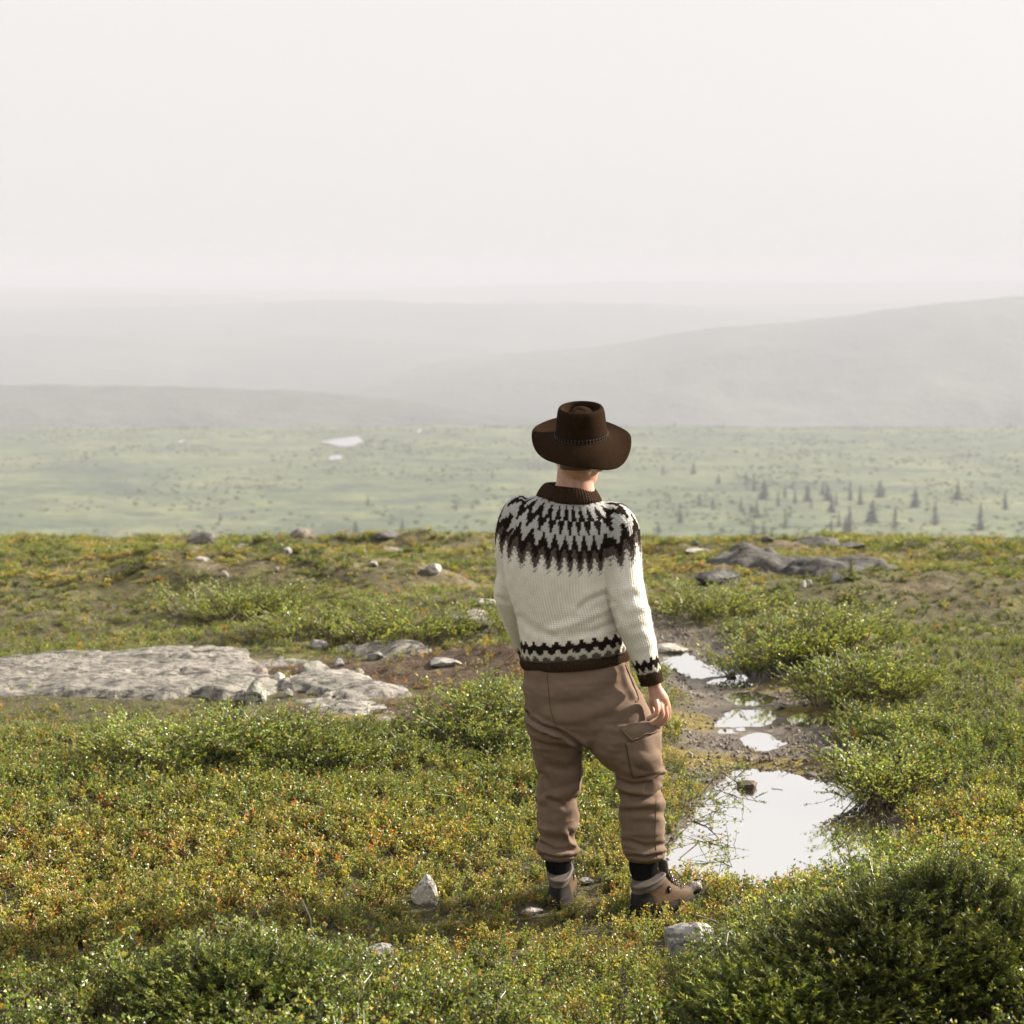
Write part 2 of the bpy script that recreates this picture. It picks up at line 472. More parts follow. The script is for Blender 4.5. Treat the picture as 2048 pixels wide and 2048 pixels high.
for px, py, rx, ry, nm in TARN:
    r = ray(px, py)
    for y in np.arange(450, 1700, 1.0):
        if CAMZ + r[2] * y / r[1] <= float(zv(np.array([r[0] * y / r[1]]), np.array([y]))[0]): break
    x = r[0] * y / r[1]; sx = rx / FPX * y; syy = .72 * ry / FPX * y / max(0.02, (tan_dn(py) - 0.042))
    TW.append((x, y, sx, syy, float(zv(np.array([x]), np.array([y]))[0])))
for x, y, sx, sy_, z0 in TW:
    e = np.hypot((X.ravel() - x) / (sx * 1.5), (Y.ravel() - y) / (sy_ * 1.4))
    Z = np.where(e < 1.6, lerp(np.minimum(Z, z0 - 0.6), Z, sstep(0.9, 1.6, e)), Z)
link('valley_floor', mesh_np('valley_floor', np.stack([X.ravel(), Y.ravel(), Z], 1), grid_faces(len(vx), len(vy))), 'valley', kind='structure')
rng = np.random.default_rng(3)
for k, (x, y, sx, sy_, z0) in enumerate(TW):
    n = 40; a = np.linspace(0, 2 * math.pi, n, endpoint=False)
    rr = 1 + 0.22 * fbm2(np.cos(a) * 2.2 + k * 5, np.sin(a) * 2.2, 70 + k, 4)
    if k == 0: ex = np.cos(a) * rr; ey = np.sin(a) * rr * np.interp(np.cos(a), [-1, -.3, .4, .8, 1], [0.2, 0.55, 0.95, 0.9, 0.5])
    else: ex = np.cos(a) * rr; ey = np.sin(a) * rr
    V = np.vstack([[(x, y, z0)], np.stack([x + ex * sx, y + ey * sy_, np.full(n, z0 + 0.3)], 1)])
    link('tarn', mesh_np('tarn', V, [(0, 1 + i, 1 + (i + 1) % n) for i in range(n)], False), 'water', kind='structure')

def hill(name, dist, crest, fwd, back, base, seed, rough=1.0):
    """a ridge with its own depth: crest given in photo positions at a distance"""
    px = np.array([c[0] for c in crest], float); py = np.array([c[1] for c in crest], float)
    xs = np.linspace((px[0] - 1024) / FPX * dist, (px[-1] - 1024) / FPX * dist, 220)
    top = np.interp(xs, (px - 1024) / FPX * dist, [CAMZ - dist * tan_dn(q) for q in py])
    k = np.ones(9) / 9; top = np.convolve(np.pad(top, 4, mode='edge'), k, 'valid')
    s = np.concatenate([np.linspace(-1, 0, 34), np.linspace(0, 1, 12)[1:]])
    X, S = np.meshgrid(xs, s); T = np.broadcast_to(top, X.shape)
    Y = dist + np.where(S < 0, S * fwd, S * back)
    prof = np.where(S < 0, 0.5 + 0.5 * np.cos(np.pi * S), 0.5 + 0.5 * np.cos(np.pi * S))
    prof = np.where(S < 0, lerp(prof, 1 + S, 0.45), prof)
    nz = fbm2(X / (dist * 0.06), Y / (dist * 0.05), seed, 5) * (T - base) * 0.14 * rough * np.clip(-S * 2.4, 0, 1)
    Z = base + (T - base) * prof + nz + fbm2(X / (dist * .012), Y / (dist * .012), seed + 3, 2) * dist * 0.0006
    link(name, mesh_np(name, np.stack([X.ravel(), Y.ravel(), Z.ravel()], 1), grid_faces(len(xs), len(s))), 'forest_hill', kind='structure')
hill('hill', 2050, [(-900, 760), (-200, 768), (340, 774), (450, 779), (560, 782), (640, 786), (700, 791), (800, 802), (950, 822), (1150, 845), (1400, 870), (1800, 900)], 420, 500, -215, 1)
hill('hill', 3150, [(200, 840), (420, 815), (600, 792), (700, 768), (800, 742), (880, 724), (950, 712), (1100, 703), (1230, 690), (1300, 676), (1400, 659), (1500, 649), (1600, 643), (1706, 628), (1850, 608), (2050, 590), (2700, 585)], 1050, 600, -240, 2)
hill('hill', 2850, [(700, 850), (850, 800), (960, 775), (1100, 762), (1300, 752), (1500, 755), (1700, 748), (2000, 735), (2600, 720)], 450, 500, -240, 8)
hill('hill', 3900, [(-1000, 660), (0, 664), (340, 668), (600, 672), (800, 680), (1000, 700), (1300, 740), (1700, 790)], 900, 800, -245, 3)
hill('hill', 4700, [(-1000, 600), (0, 618), (340, 614), (450, 610), (540, 604), (620, 600), (700, 598), (836, 605), (950, 608), (1100, 607), (1262, 605), (1403, 614), (1489, 622), (1650, 640), (2000, 665), (2900, 690)], 1000, 900, -245, 4)
hill('hill', 6000, [(-1400, 575), (0, 580), (340, 588), (450, 591), (540, 595), (650, 604), (800, 616), (900, 614), (1000, 600), (1050, 597), (1150, 602), (1300, 612), (2000, 600), (3000, 590)], 1200, 1200, -245, 5)
hill('hill', 7800, [(-1800, 568), (0, 572), (700, 580), (900, 572), (1150, 566), (1354, 563), (1550, 567), (1700, 565), (2300, 560), (3400, 564)], 1500, 1500, -245, 6)

# the air over the valley: one closed box of even haze round everything
t = NT('haze_air')
pv = t.n('ShaderNodeVolumePrincipled', {'Color': (0.615, 0.635, 0.705, 1), 'Density': 0.00041, 'Anisotropy': 0.0})
pv.inputs['Density Attribute'].default_value = ''
t.nt.links.new(pv.outputs[0], t.out.inputs['Volume'])
t.m.cycles.homogeneous_volume = True
HX, HY0, HY1, HZ0, HZ1 = 21000, -900, 17500, -262, 32
V = [(sx * HX, yy, zz) for zz in (HZ0, HZ1) for sx, yy in ((-1, HY0), (1, HY0), (1, HY1), (-1, HY1))]
link('haze', mesh_np('haze', V, [(0, 3, 2, 1), (4, 5, 6, 7), (0, 1, 5, 4), (1, 2, 6, 5), (2, 3, 7, 6), (3, 0, 4, 7)], False), 'haze_air', kind='stuff')

# ------------------------------------------------------------------ rocks
t = NT('granite')
p = t.obj()
n1 = t.noise(6, 5, 0.6, p); n2 = t.noise(26, 5, 0.7, p); n3 = t.noise(120, 3, 0.6, p)
c = t.ramp(n1, [(0.3, (0.16, 0.155, 0.145)), (0.48, (0.33, 0.315, 0.295)), (0.66, (0.44, 0.42, 0.385))])
c = t.mix(t.ramp(n2, [(0.50, (0, 0, 0)), (0.60, (0.75, 0.75, 0.75))]), c, (0.075, 0.072, 0.065, 1))
c = t.mix(t.ramp(t.noise(15, 4, 0.6, t.n('ShaderNodeMapping', {'Vector': p, 'Location': (3, 7, 1)})), [(0.56, (0, 0, 0)), (0.66, (0.6, 0.6, 0.6))]), c, (0.40, 0.42, 0.33, 1))
st = t.noise(9, 5, .7, t.n('ShaderNodeMapping', {'Vector': p, 'Scale': (.7, 3.2, 3.0)}))
c = t.mix(t.ramp(st, [(0.52, (0, 0, 0)), (0.58, (0.8, 0.8, 0.8))]), c, (0.06, 0.055, 0.05, 1))
c = t.mix(0.5, c, t.ramp(n3, [(0.3, (0.5, 0.5, 0.5)), (0.7, (1.4, 1.4, 1.4))]), 'MULTIPLY')
ti = t.attr('tint', 'OBJECT').outputs['Color']
c = t.mix(1.0, c, ti, 'MULTIPLY')
t.pbr(c, 0.85, t.bump(t.math('ADD', n2, t.math('MULTIPLY', n3, .4)), 0.7, 0.012))
def rock_mesh(name, sx, sy, sz, seed, sub=3, sharp=0.5, sink=0.25):
    bm = bmesh.new(); bmesh.ops.create_icosphere(bm, subdivisions=sub, radius=1.0)
    V = np.array([v.co[:] for v in bm.verts]); F = np.array([[v.index for v in f.verts] for f in bm.faces]); bm.free()
    r = np.random.default_rng(seed)
    D = r.normal(size=(13, 3)); D /= np.linalg.norm(D, axis=1)[:, None]; hgt = r.uniform(.52, .92, 13)
    rad = np.ones(len(V))
    for d, h in zip(D, hgt):            # cut by planes: broken facets
        dp = V @ d; k = dp > 1e-3
        rad[k] = np.minimum(rad[k], lerp(1.0, np.minimum(1.5, h / dp[k]), min(1.0, sharp + .45)))
    V = V * rad[:, None]
    V = V * 1.18 * (1 + .09 * fbm3(V * 1.8 + seed, seed, 3)[:, None] + .06 * fbm3(V * 5 + seed, seed + 7, 2)[:, None])
    V = V * (sx, sy, sz)
    V[:, 2] += sz * (1 - sink * 2)
    return mesh_np(name, V, F, False)
ROCK_N = [0]; RK = []
def rock(label, x0, y0, x1, y1, tint=(1, 1, 1), depth=0.9, sharp=.5, name='rock', group=None, lift=0.0, yaw=None, flat=False, waterz=None):
    """a stone whose outline spans photo positions x0..x1, y0..y1, standing on the ground there"""
    ROCK_N[0] += 1; sd = 500 + ROCK_N[0]
    gx, gy, gz = G((x0 + x1) / 2, y1)
    if waterz is not None:
        q = ray((x0 + x1) / 2, y1); gz = waterz - .01; gy = (CAMZ - waterz) / (-q[2] / q[1]); gx = q[0] / q[1] * gy
    k = math.hypot(gy, CAMZ - gz) / FPX
    sx = (x1 - x0) / 2 * k; h = max((y1 - y0) * k, 0.02)
    el = math.atan((CAMZ - gz) / gy); sy = sx * depth
    # part of the seen height is the top surface seen from above
    sz = max(0.35 * h, (h - sy * 1.1 * math.sin(el)) * 0.9)
    if flat: sz = min(sz, h * .5)
    me = rock_mesh(name, sx * 1.12, sy * 1.05, sz, sd, 3 if (x1 - x0) > 14 else 2, sharp, .28)
    o = link(name, me, 'granite', label=label, cat='rock', group=group)
    o.location = (gx, gy + sy * .6, gz + .008 - .22 * sz + lift)
    o.rotation_euler = (0, 0, (yaw if yaw is not None else random.uniform(-.5, .5)))
    o['tint'] = tint
    RK.append((gx, gy + sy * .6, sx * 1.1, sy * 1.05))
    return o
PINK = (1.15, .95, .85); PALE = (1.45, 1.42, 1.36); DARK = (.42, .42, .42); TAN = (1.1, .95, .75); BRN = (.42, .34, .28)
rock('dark boulder on the skyline at the far left', 372, 1064, 428, 1088, (.6, .58, .56))
rock('flat brown rock on the skyline above the left plateau', 583, 1057, 626, 1072, (.75, .66, .58))
rock('low dark stones on the skyline left of the man', 752, 1064, 800, 1077, DARK)
rock('small grey stone on the left plateau near the skyline', 565, 1095, 584, 1108)
rock('long brown-topped rock below the skyline left of the man', 757, 1094, 800, 1109, (.75, .68, .6))
rock('pale flat stone just below the dark skyline boulder', 474, 1085, 497, 1096, PALE, flat=True)
rock('pale pointed rock on the plateau left of the man', 853, 1130, 884, 1151, PALE)
rock('pale flat stone among heather at the upper left', 391, 1112, 417, 1124, PALE, flat=True)
rock('little white stone alone on the left plateau', 443, 1145, 456, 1155, PALE)
rock('little reddish stone on the left plateau', 549, 1141, 558, 1149, PINK)
rock('low grey stone above the pale pointed rock', 736, 1124, 754, 1136, (1.1, 1.1, 1.1))
rock('flat pale rock beside the left sweater elbow', 943, 1196, 996, 1212, PALE, flat=True)
rock('sloping grey bedrock lump left of the man at waist height', 908, 1222, 975, 1258, (.95, .9, .85), depth=1.2)
rock('low dark stone above the bare heath patch', 622, 1281, 652, 1297, (.8, .8, .8))
rock('lichen-grey rock standing beside the rock slab', 606, 1326, 652, 1348, (1.1, 1.12, 1.05))
rock('small grey rock right of the lichen-grey rock', 666, 1321, 690, 1334, (1.1, 1.1, 1.1))
rock('dark low stone at the edge of the thin upper slab', 738, 1304, 767, 1320, (.75, .75, .75))
rock('flat grey rock at the right end of the heath patch', 858, 1315, 921, 1334, (1.05, 1.05, 1.05), flat=True)
rock('tiny grey stone in the middle of the brown heath', 710, 1342, 729, 1353, PALE)
rock('pinkish rock lying on the rock slab', 506, 1337, 534, 1357, PINK)
rock('small white cube of stone on the slab next to a tan one', 547, 1350, 568, 1368, (1.7, 1.65, 1.55), sharp=.6)
rock('small tan stone on the slab next to a white one', 566, 1352, 585, 1368, TAN, sharp=.6)
rock('grey-green pyramid rock at the near edge of the slab', 488, 1372, 530, 1410, (.95, 1.02, .92))
rock('round grey stone on the slab right of the pyramid rock', 568, 1382, 587, 1396, (1.15, 1.15, 1.15))
rock('angular grey stone alone on bare heath left of the trousers', 857, 1421, 889, 1450, (1.1, 1.1, 1.12), sharp=.6)
rock('tilted pointed white rock in the yellow carpet left of the boots', 822, 1760, 872, 1812, (1.5, 1.45, 1.38), sharp=.62, depth=.7)
rock('flat grey stone half sunk at the lower left', 588, 1874, 642, 1898, (.95, .93, .9), flat=True)
rock('flat grey stone below the pointed white rock', 724, 1888, 780, 1918, (1.0, .98, .95), flat=True)
rock('grey rock half hidden by the dark bush in the right foreground', 1336, 1846, 1430, 1912, (1.05, 1.05, 1.08))
rock('flat grey stone behind the toe of the right boot', 1374, 1768, 1402, 1788, (1.2, 1.12, 1.05))
rock('half sunk pale stone just left of the left boot heel', 1046, 1814, 1086, 1832, (1.1, 1.05, 1.0), flat=True)
rock('little grey stone between the two boots', 1162, 1756, 1186, 1770, (1.0, .97, .94), flat=True)
rock('round dark stone lying in the pond', 1473, 1556, 1511, 1578, BRN, waterz=POND_Z)
rock('small dark stone breaking the far water of the pond', 1613, 1543, 1639, 1554, BRN, waterz=POND_Z)
rock('dark leaning rock on the right shore of the pond', 1655, 1690, 1712, 1728, BRN)
rock('white stone between yellow moss cushions above the pond', 1643, 1495, 1664, 1512, PALE)
rock('brown stone at the top of the muddy track puddles', 1455, 1349, 1471, 1360, BRN)
rock('grey stone between two middle puddles of the track', 1549, 1405, 1569, 1420, (.9, .85, .8))
rock('flat slab stone across the upper end of the track', 1314, 1288, 1372, 1308, (1.2, 1.15, 1.08), flat=True)
rock('leaning slab under the green bank of the track', 1493, 1317, 1520, 1338, (.9, .9, .9))
rock('pale flat rock among the shrubs right of the track', 1625, 1270, 1657, 1284, PALE, flat=True)
rock('grey stone at the right edge beside yellow moss', 1672, 1340, 1703, 1356, (1.05, 1.05, 1.1), flat=True)
rock('pair of pale stones below the dark outcrop, left one', 1601, 1164, 1612, 1177, PALE)
rock('pair of pale stones below the dark outcrop, right one', 1614, 1162, 1624, 1175, PALE)
rock('blue-grey stone under the right end of the outcrop', 1665, 1149, 1682, 1165, (1.1, 1.1, 1.2))
rock('pinkish block leaning against the outcrop', 1470, 1096, 1488, 1112, PINK)
rock('dark ledge rock on the skyline above the outcrop', 1592, 1074, 1672, 1096, (.28, .27, .25))
rock('low dark rock at the right end of the skyline', 1674, 1086, 1730, 1100, (.4, .4, .38))
rock('grey ledge in front of the outcrop to its left', 1392, 1140, 1474, 1170, (.38, .38, .38), depth=.6)
rock('dark stone at the foot of the small skyline pine', 1524, 1076, 1546, 1086, DARK)
rock('flat pale rock on the plateau right of the man', 1376, 1096, 1416, 1106, PALE, flat=True)
rock('short dark rock on the skyline right of the shoulder', 1382, 1084, 1400, 1092, DARK)

def outcrop(label, poly, h, seed, step, tint=(1, 1, 1), res=.03, name='rock_slab', tilt=0.0, edge=2.2):
    """bedrock breaking through the ground: ledges and cracks, its rim buried"""
    xs_ = [p[0] for p in poly]; ys_ = [p[1] for p in poly]
    gx = np.arange(min(xs_) - .2, max(xs_) + .2, res); gy = np.arange(min(ys_) - .2, max(ys_) + .2, res)
    X, Y = np.meshgrid(gx, gy); x, y = X.ravel(), Y.ravel()
    sd = poly_sd(x, y, poly) + .14 * fbm2(x * 3.2, y * 5, seed, 4)
    lay = fbm2(x * .55 + y * .3, y * 2.6, seed + 2, 4) * 2.2 + (y - np.mean(ys_)) * tilt
    ter = np.floor(lay * step) / step; fr = lay * step - np.floor(lay * step)
    ter = ter + sstep(.9, 1.0, fr) / step
    z = g(x, y) + np.clip(sd * edge, -.6, 1) * h * .55 + np.where(sd > 0, h * .55 * (ter * .5 + .3), 0)
    crack = np.abs(fbm2(x * 2.2 + 4, y * 3.5, seed + 5, 3)); z = z - np.where(sd > .02, (1 - sstep(0, .035, crack)) * .025, 0)
    z = z + .012 * fbm2(x * 14, y * 18, seed + 9, 3) + .02 * fbm2(x * 4, y * 7, seed + 12, 3)
    z = np.where(sd < -.10, g(x, y) - .15, z)
    F = grid_faces(len(gx), len(gy)); k = (sd > -.14)[F].any(1); F = F[k]
    used = np.unique(F); mp = np.zeros(len(x), int); mp[used] = np.arange(len(used))
    V = np.stack([x, y, z], 1)[used]; c = V.mean(0); c[2] = V[:, 2].min()
    o = link(name, mesh_np(name, V - c, mp[F]), 'granite', label=label, cat='rock'); o.location = c; o['tint'] = tint
    return o
outcrop('broad pale bedrock slab with ledges at the left', SLAB_A, .11, 301, 4.5, (.70, .68, .645), .02)
outcrop('pale tongue of bedrock right of the pyramid rock', SLAB_B, .10, 311, 4.2, (.80, .775, .74), .018)
outcrop('small pale bedrock patch above the dark heath hollow', SLAB_C, .09, 321, 4.2, (.80, .775, .74), .018)
outcrop('thin strip of pale bedrock behind the heath patch', SLAB_D, .10, 331, 3.0, (.85, .82, .78), .03)
outcrop('long dark rock outcrop on the right below the skyline', OUTC, .21, 341, 3.6, (.22, .215, .205), .035, 'rock_outcrop', -.10, 6.0)


# ------------------------------------------------------------------ plants: small prototypes, then ground cover
def leaf_mat(name, trans=0.45, gloss=0.05, rough=0.42, var=0.5):
    t = NT(name)
    c = t.attr('Col').outputs['Color']
    rnd = t.n('ShaderNodeObjectInfo').outputs['Random']
    c = t.mix(1.0, c, t.ramp(rnd, [(0.0, (1 - var * .7,) * 3), (1.0, (1 + var, 1 + var * .9, 1 + var * .6))]), 'MULTIPLY')
    d = t.n('ShaderNodeBsdfDiffuse', {'Color': c})
    tr = t.n('ShaderNodeBsdfTranslucent', {'Color': t.mix(0.55, c, (1.0, 0.92, 0.35, 1), 'SOFT_LIGHT')})
    a = t.n('ShaderNodeMixShader', {0: trans, 1: d.outputs[0], 2: tr.outputs[0]})
    gl = t.n('ShaderNodeBsdfGlossy', {'Color': (1, 1, 1, 1), 'Roughness': rough})
    b = t.n('ShaderNodeMixShader', {0: gloss, 1: a.outputs[0], 2: gl.outputs[0]})
    t.nt.links.new(b.outputs[0], t.out.inputs['Surface'])
leaf_mat('leaf'); leaf_mat('needle', 0.3, 0.022, 0.5, 0.35); leaf_mat('dry', 0.2, 0.03, 0.6, 0.4); leaf_mat('far_leaf', 0.3, 0.0, 0.6, 0.45)

class PB_:
    """collects coloured triangles"""
    def __init__(s): s.V = []; s.F = []; s.C = []
    def tri(s, a, b, c, col):
        k = len(s.V); s.V += [a, b, c]; s.F.append((k, k + 1, k + 2)); s.C += [col] * 3
    def leaf(s, p, d, side, L, W, col, fold=0.25):
        up = np.cross(side, d); tip = p + d * L
        l = p + d * L * .5 + side * W * .5 + up * W * fold; r = p + d * L * .5 - side * W * .5 + up * W * fold
        k = len(s.V); s.V += [p, l, tip, r]; s.F += [(k, k + 1, k + 2), (k, k + 2, k + 3)]
        c2 = tuple(min(1, q * 1.12) for q in col); s.C += [col, col, c2, col]
    def strip(s, pts, w, col):
        pts = np.asarray(pts, float)
        for a, b, w0, w1 in zip(pts[:-1], pts[1:], np.linspace(w, w * .6, len(pts) - 1), np.linspace(w * .9, w * .45, len(pts) - 1)):
            d = b - a; n1 = np.cross(d, (0.3, 0.9, 0.2)); n1 = n1 / (np.linalg.norm(n1) + 1e-9)
            n2 = np.cross(d, n1); n2 = n2 / (np.linalg.norm(n2) + 1e-9)
            k = len(s.V)
            for q, ww in ((a, w0), (b, w1)):
                for j in range(3):
                    an = j * 2.0944; s.V.append(q + ww * (math.cos(an) * n1 + math.sin(an) * n2)); s.C.append(col)
            for j in range(3):
                j2 = (j + 1) % 3; s.F += [(k + j, k + j2, k + 3 + j2), (k + j, k + 3 + j2, k + 3 + j)]
    def arrays(s): return np.array(s.V, float), np.array(s.F, int), np.array(s.C, float)
R_ = np.random.default_rng(11)
def unit(v): return v / (np.linalg.norm(v) + 1e-9)
def pick(pal):
    w = np.array([p[0] for p in pal]); c = pal[R_.choice(len(pal), p=w / w.sum())][1]
    return tuple(np.array(c) * R_.uniform(0.75, 1.25))
GREEN = [(5, (.075, .135, .022)), (4, (.12, .19, .030)), (2, (.20, .24, .045)), (.25, (.30, .14, .03))]
YELLOW = [(3, (.24, .25, .045)), (2.2, (.14, .19, .032)), (1.4, (.34, .29, .06)), (.45, (.36, .16, .035)), (1, (.09, .12, .025))]
RED = [(1.6, (.34, .14, .04)), (.8, (.32, .06, .028)), (2.6, (.27, .23, .05)), (1, (.12, .15, .03))]
BIRCH = [(4, (.085, .15, .028)), (4, (.14, .21, .040)), (1.5, (.22, .26, .06)), (.2, (.35, .2, .04))]
CROW = [(4, (.040, .080, .018)), (3, (.065, .115, .026)), (1.2, (.11, .15, .035)), (.5, (.16, .09, .03))]
HEATHP = [(4, (.12, .075, .042)), (3, (.16, .11, .055)), (2, (.13, .14, .04)), (.8, (.25, .10, .04))]
MOSSP = [(4, (.30, .23, .045)), (3, (.24, .20, .04)), (1, (.35, .20, .04)), (1, (.16, .17, .035))]
for _p in (GREEN, YELLOW, RED, BIRCH, CROW):
    _p[:] = [(w_, (1.42 * c_[0], 1.20 * c_[1], 1.25 * c_[2])) for w_, c_ in _p]
WOOD = (.11, .085, .065)
def bilberry(pal, nst=6, h=.12, spread=.055, per=11, L=.016, W=.0095):
    b = PB_()
    for _ in range(nst):
        a = R_.uniform(0, 6.28); o = np.array([math.cos(a), math.sin(a), 0]) * R_.uniform(0, spread * .5)
        a2 = R_.uniform(0, 6.28); out = np.array([math.cos(a2), math.sin(a2), 0]) * R_.uniform(.1, 1) * spread
        H = h * R_.uniform(.55, 1.1)
        pts = [o + out * (q ** 1.4) + np.array([0, 0, H * q]) for q in (0, .35, .7, 1)]
        b.strip(pts, .0013, WOOD)
        base = pick(pal)
        for k in range(per):
            q = R_.uniform(.18, 1.0); p = o + out * q ** 1.4 + np.array([0, 0, H * q])
            th = R_.uniform(0, 6.28); d = unit(np.array([math.cos(th), math.sin(th), R_.uniform(.1, 1.3)]))
            side = unit(np.cross(d, R_.normal(size=3)))
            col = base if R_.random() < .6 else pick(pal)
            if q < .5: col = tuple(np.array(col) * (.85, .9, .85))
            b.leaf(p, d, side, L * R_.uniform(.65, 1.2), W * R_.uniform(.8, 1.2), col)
    return b.arrays()
def birchlet(nst=4, h=.17, spread=.12, tw=5, per=7):
    b = PB_()
    for _ in range(nst):
        a2 = R_.uniform(0, 6.28); out = np.array([math.cos(a2), math.sin(a2), 0]) * R_.uniform(.3, 1) * spread
        H = h * R_.uniform(.6, 1.1)
        f = lambda q: out * q ** 1.2 + np.array([0, 0, H * q])
        b.strip([f(q) for q in (0, .33, .66, 1)], .0026, (.10, .075, .06))
        for _ in range(tw):
            q = R_.uniform(.3, 1); th = R_.uniform(0, 6.28)
            d = unit(np.array([math.cos(th), math.sin(th), R_.uniform(.2, 1.4)])) * R_.uniform(.05, .10)
            p0 = f(q); b.strip([p0, p0 + d * .5 + R_.normal(size=3) * .004, p0 + d], .0013, (.09, .065, .05))
            col = pick(BIRCH)
            for k in range(per):
                p = p0 + d * R_.uniform(.15, 1.05); t2 = R_.uniform(0, 6.28)
                dd = unit(np.array([math.cos(t2), math.sin(t2), R_.uniform(-.1, 1)]))
                b.leaf(p, dd, unit(np.cross(dd, R_.normal(size=3))), .0135 * R_.uniform(.7, 1.25), .0125 * R_.uniform(.8, 1.2), col if R_.random() < .6 else pick(BIRCH))
    return b.arrays()
def crow(nsh=8, h=.11, spread=.06, per=20, L=.012, W=.0032, pal=CROW):
    b = PB_()
    for _ in range(nsh):
        a2 = R_.uniform(0, 6.28); out = np.array([math.cos(a2), math.sin(a2), 0]) * R_.uniform(.1, 1) * spread
        H = h * R_.uniform(.55, 1.1); f = lambda q: out * (.4 + .6 * q) * q + np.array([0, 0, H * q])
        b.strip([f(0), f(.5), f(1)], .0016, (.09, .06, .04))
        c0 = np.array(pick(pal))
        for k in range(per):
            q = .25 + .75 * (k + R_.random()) / per; th = R_.uniform(0, 6.28)
            d = unit(np.array([math.cos(th), math.sin(th), R_.uniform(.3, .9)])); p = f(q)
            side = unit(np.cross(d, R_.normal(size=3)))
            tipc = c0 * (1.0 if q < .78 else np.array((1.9, 1.85, 1.3)))
            b.tri(p + side * W * .6, p + d * L * R_.uniform(.8, 1.2), p - side * W * .6, tuple(tipc * R_.uniform(.8, 1.2)))
    return b.arrays()
def tuft(n, h, w, pal, spread, lean=.5):
    b = PB_()
    for _ in range(n):
        th = R_.uniform(0, 6.28); o = np.array([math.cos(th), math.sin(th), 0]) * spread * R_.random() ** .5
        a2 = R_.uniform(0, 6.28); H = h * R_.uniform(.5, 1.15); d = np.array([math.cos(a2) * lean * R_.random(), math.sin(a2) * lean * R_.random(), 1]) * H
        side = unit(np.cross(d, R_.normal(size=3))) * w; c = pick(pal)
        m = o + d * .6
        k = len(b.V); b.V += [o + side, o - side, m + side * .7, m - side * .7, o + d + np.array([d[0], d[1], -H * .15]) * .5]; b.C += [c] * 5
        b.F += [(k, k + 1, k + 3), (k, k + 3, k + 2), (k + 2, k + 3, k + 4)]
    return b.arrays()
def litter(n=6):
    b = PB_()
    for _ in range(n):
        a = R_.uniform(0, 6.28); p = np.array([R_.uniform(-.06, .06), R_.uniform(-.06, .06), R_.uniform(.003, .05)])
        d = np.array([math.cos(a), math.sin(a), R_.uniform(-.15, .4)]) * R_.uniform(.06, .16)
        c = [(.26, .23, .20), (.15, .11, .08), (.10, .07, .05)][R_.integers(3)]
        b.strip([p, p + d * .35 + R_.normal(size=3) * .008, p + d * .7 + R_.normal(size=3) * .012, p + d], .0016 * R_.uniform(.7, 1.6), c)
    return b.arrays()
def pebble():
    bm = bmesh.new(); bmesh.ops.create_icosphere(bm, subdivisions=1, radius=.012)
    V = np.array([v.co[:] for v in bm.verts]) * (1, .8, .55); V *= (1 + R_.uniform(-.2, .2, (len(V), 1)))
    F = np.array([[v.index for v in f.verts] for f in bm.faces]); bm.free()
    c = [(.18, .16, .14), (.12, .10, .085), (.26, .235, .21)][R_.integers(3)]
    return V, F, np.tile(c, (len(V), 1))
def proto(name, arr, mat):
    me = mesh_np(name, arr[0], arr[1], False); set_col(me, arr[2]); me.materials.append(MAT[mat])
    return bpy.data.objects.new(name, me)
def scatter(name, label, protos, pts, rot, scl, idx, kind='stuff', zf=1.0):
    """ground cover nobody could count: one object, its small plants set by geometry nodes"""
    col = bpy.data.collections.new(name + '_kinds')
    for i, p in enumerate(protos):
        p.name = '%s_kind_%02d' % (name, i); col.objects.link(p)
    me = bpy.data.meshes.new(name); me.vertices.add(len(pts)); me.vertices.foreach_set('co', np.asarray(pts, np.float32).ravel())
    a = me.attributes.new('rot', 'FLOAT_VECTOR', 'POINT'); a.data.foreach_set('vector', np.asarray(rot, np.float32).ravel())
    scl = np.asarray(scl, np.float32); a = me.attributes.new('scl', 'FLOAT_VECTOR', 'POINT'); a.data.foreach_set('vector', np.stack([scl, scl, scl * zf], 1).astype(np.float32).ravel())
    a = me.attributes.new('idx', 'INT', 'POINT'); a.data.foreach_set('value', np.asarray(idx, np.int32))
    ng = bpy.data.node_groups.new(name + '_nodes', 'GeometryNodeTree')
    ng.interface.new_socket('Geometry', in_out='INPUT', socket_type='NodeSocketGeometry')
    ng.interface.new_socket('Geometry', in_out='OUTPUT', socket_type='NodeSocketGeometry')
    gi = ng.nodes.new('NodeGroupInput'); go = ng.nodes.new('NodeGroupOutput')
    ci = ng.nodes.new('GeometryNodeCollectionInfo'); ci.inputs[0].default_value = col
    ci.inputs['Separate Children'].default_value = True; ci.inputs['Reset Children'].default_value = True
    ip = ng.nodes.new('GeometryNodeInstanceOnPoints'); ip.inputs['Pick Instance'].default_value = True
    def na(n, t):
        q = ng.nodes.new('GeometryNodeInputNamedAttribute'); q.data_type = t; q.inputs['Name'].default_value = n
        return q.outputs[0]
    ng.links.new(gi.outputs[0], ip.inputs['Points']); ng.links.new(ci.outputs[0], ip.inputs['Instance'])
    ng.links.new(na('idx', 'INT'), ip.inputs['Instance Index']); ng.links.new(na('scl', 'FLOAT_VECTOR'), ip.inputs['Scale'])
    e2r = ng.nodes.new('FunctionNodeEulerToRotation'); ng.links.new(na('rot', 'FLOAT_VECTOR'), e2r.inputs[0]); ng.links.new(e2r.outputs[0], ip.inputs['Rotation'])
    ng.links.new(ip.outputs[0], go.inputs[0])
    o = link(name, me, label=label, kind=kind, cat=None)
    m = o.modifiers.new('plants', 'NODES'); m.node_group = ng
    return o

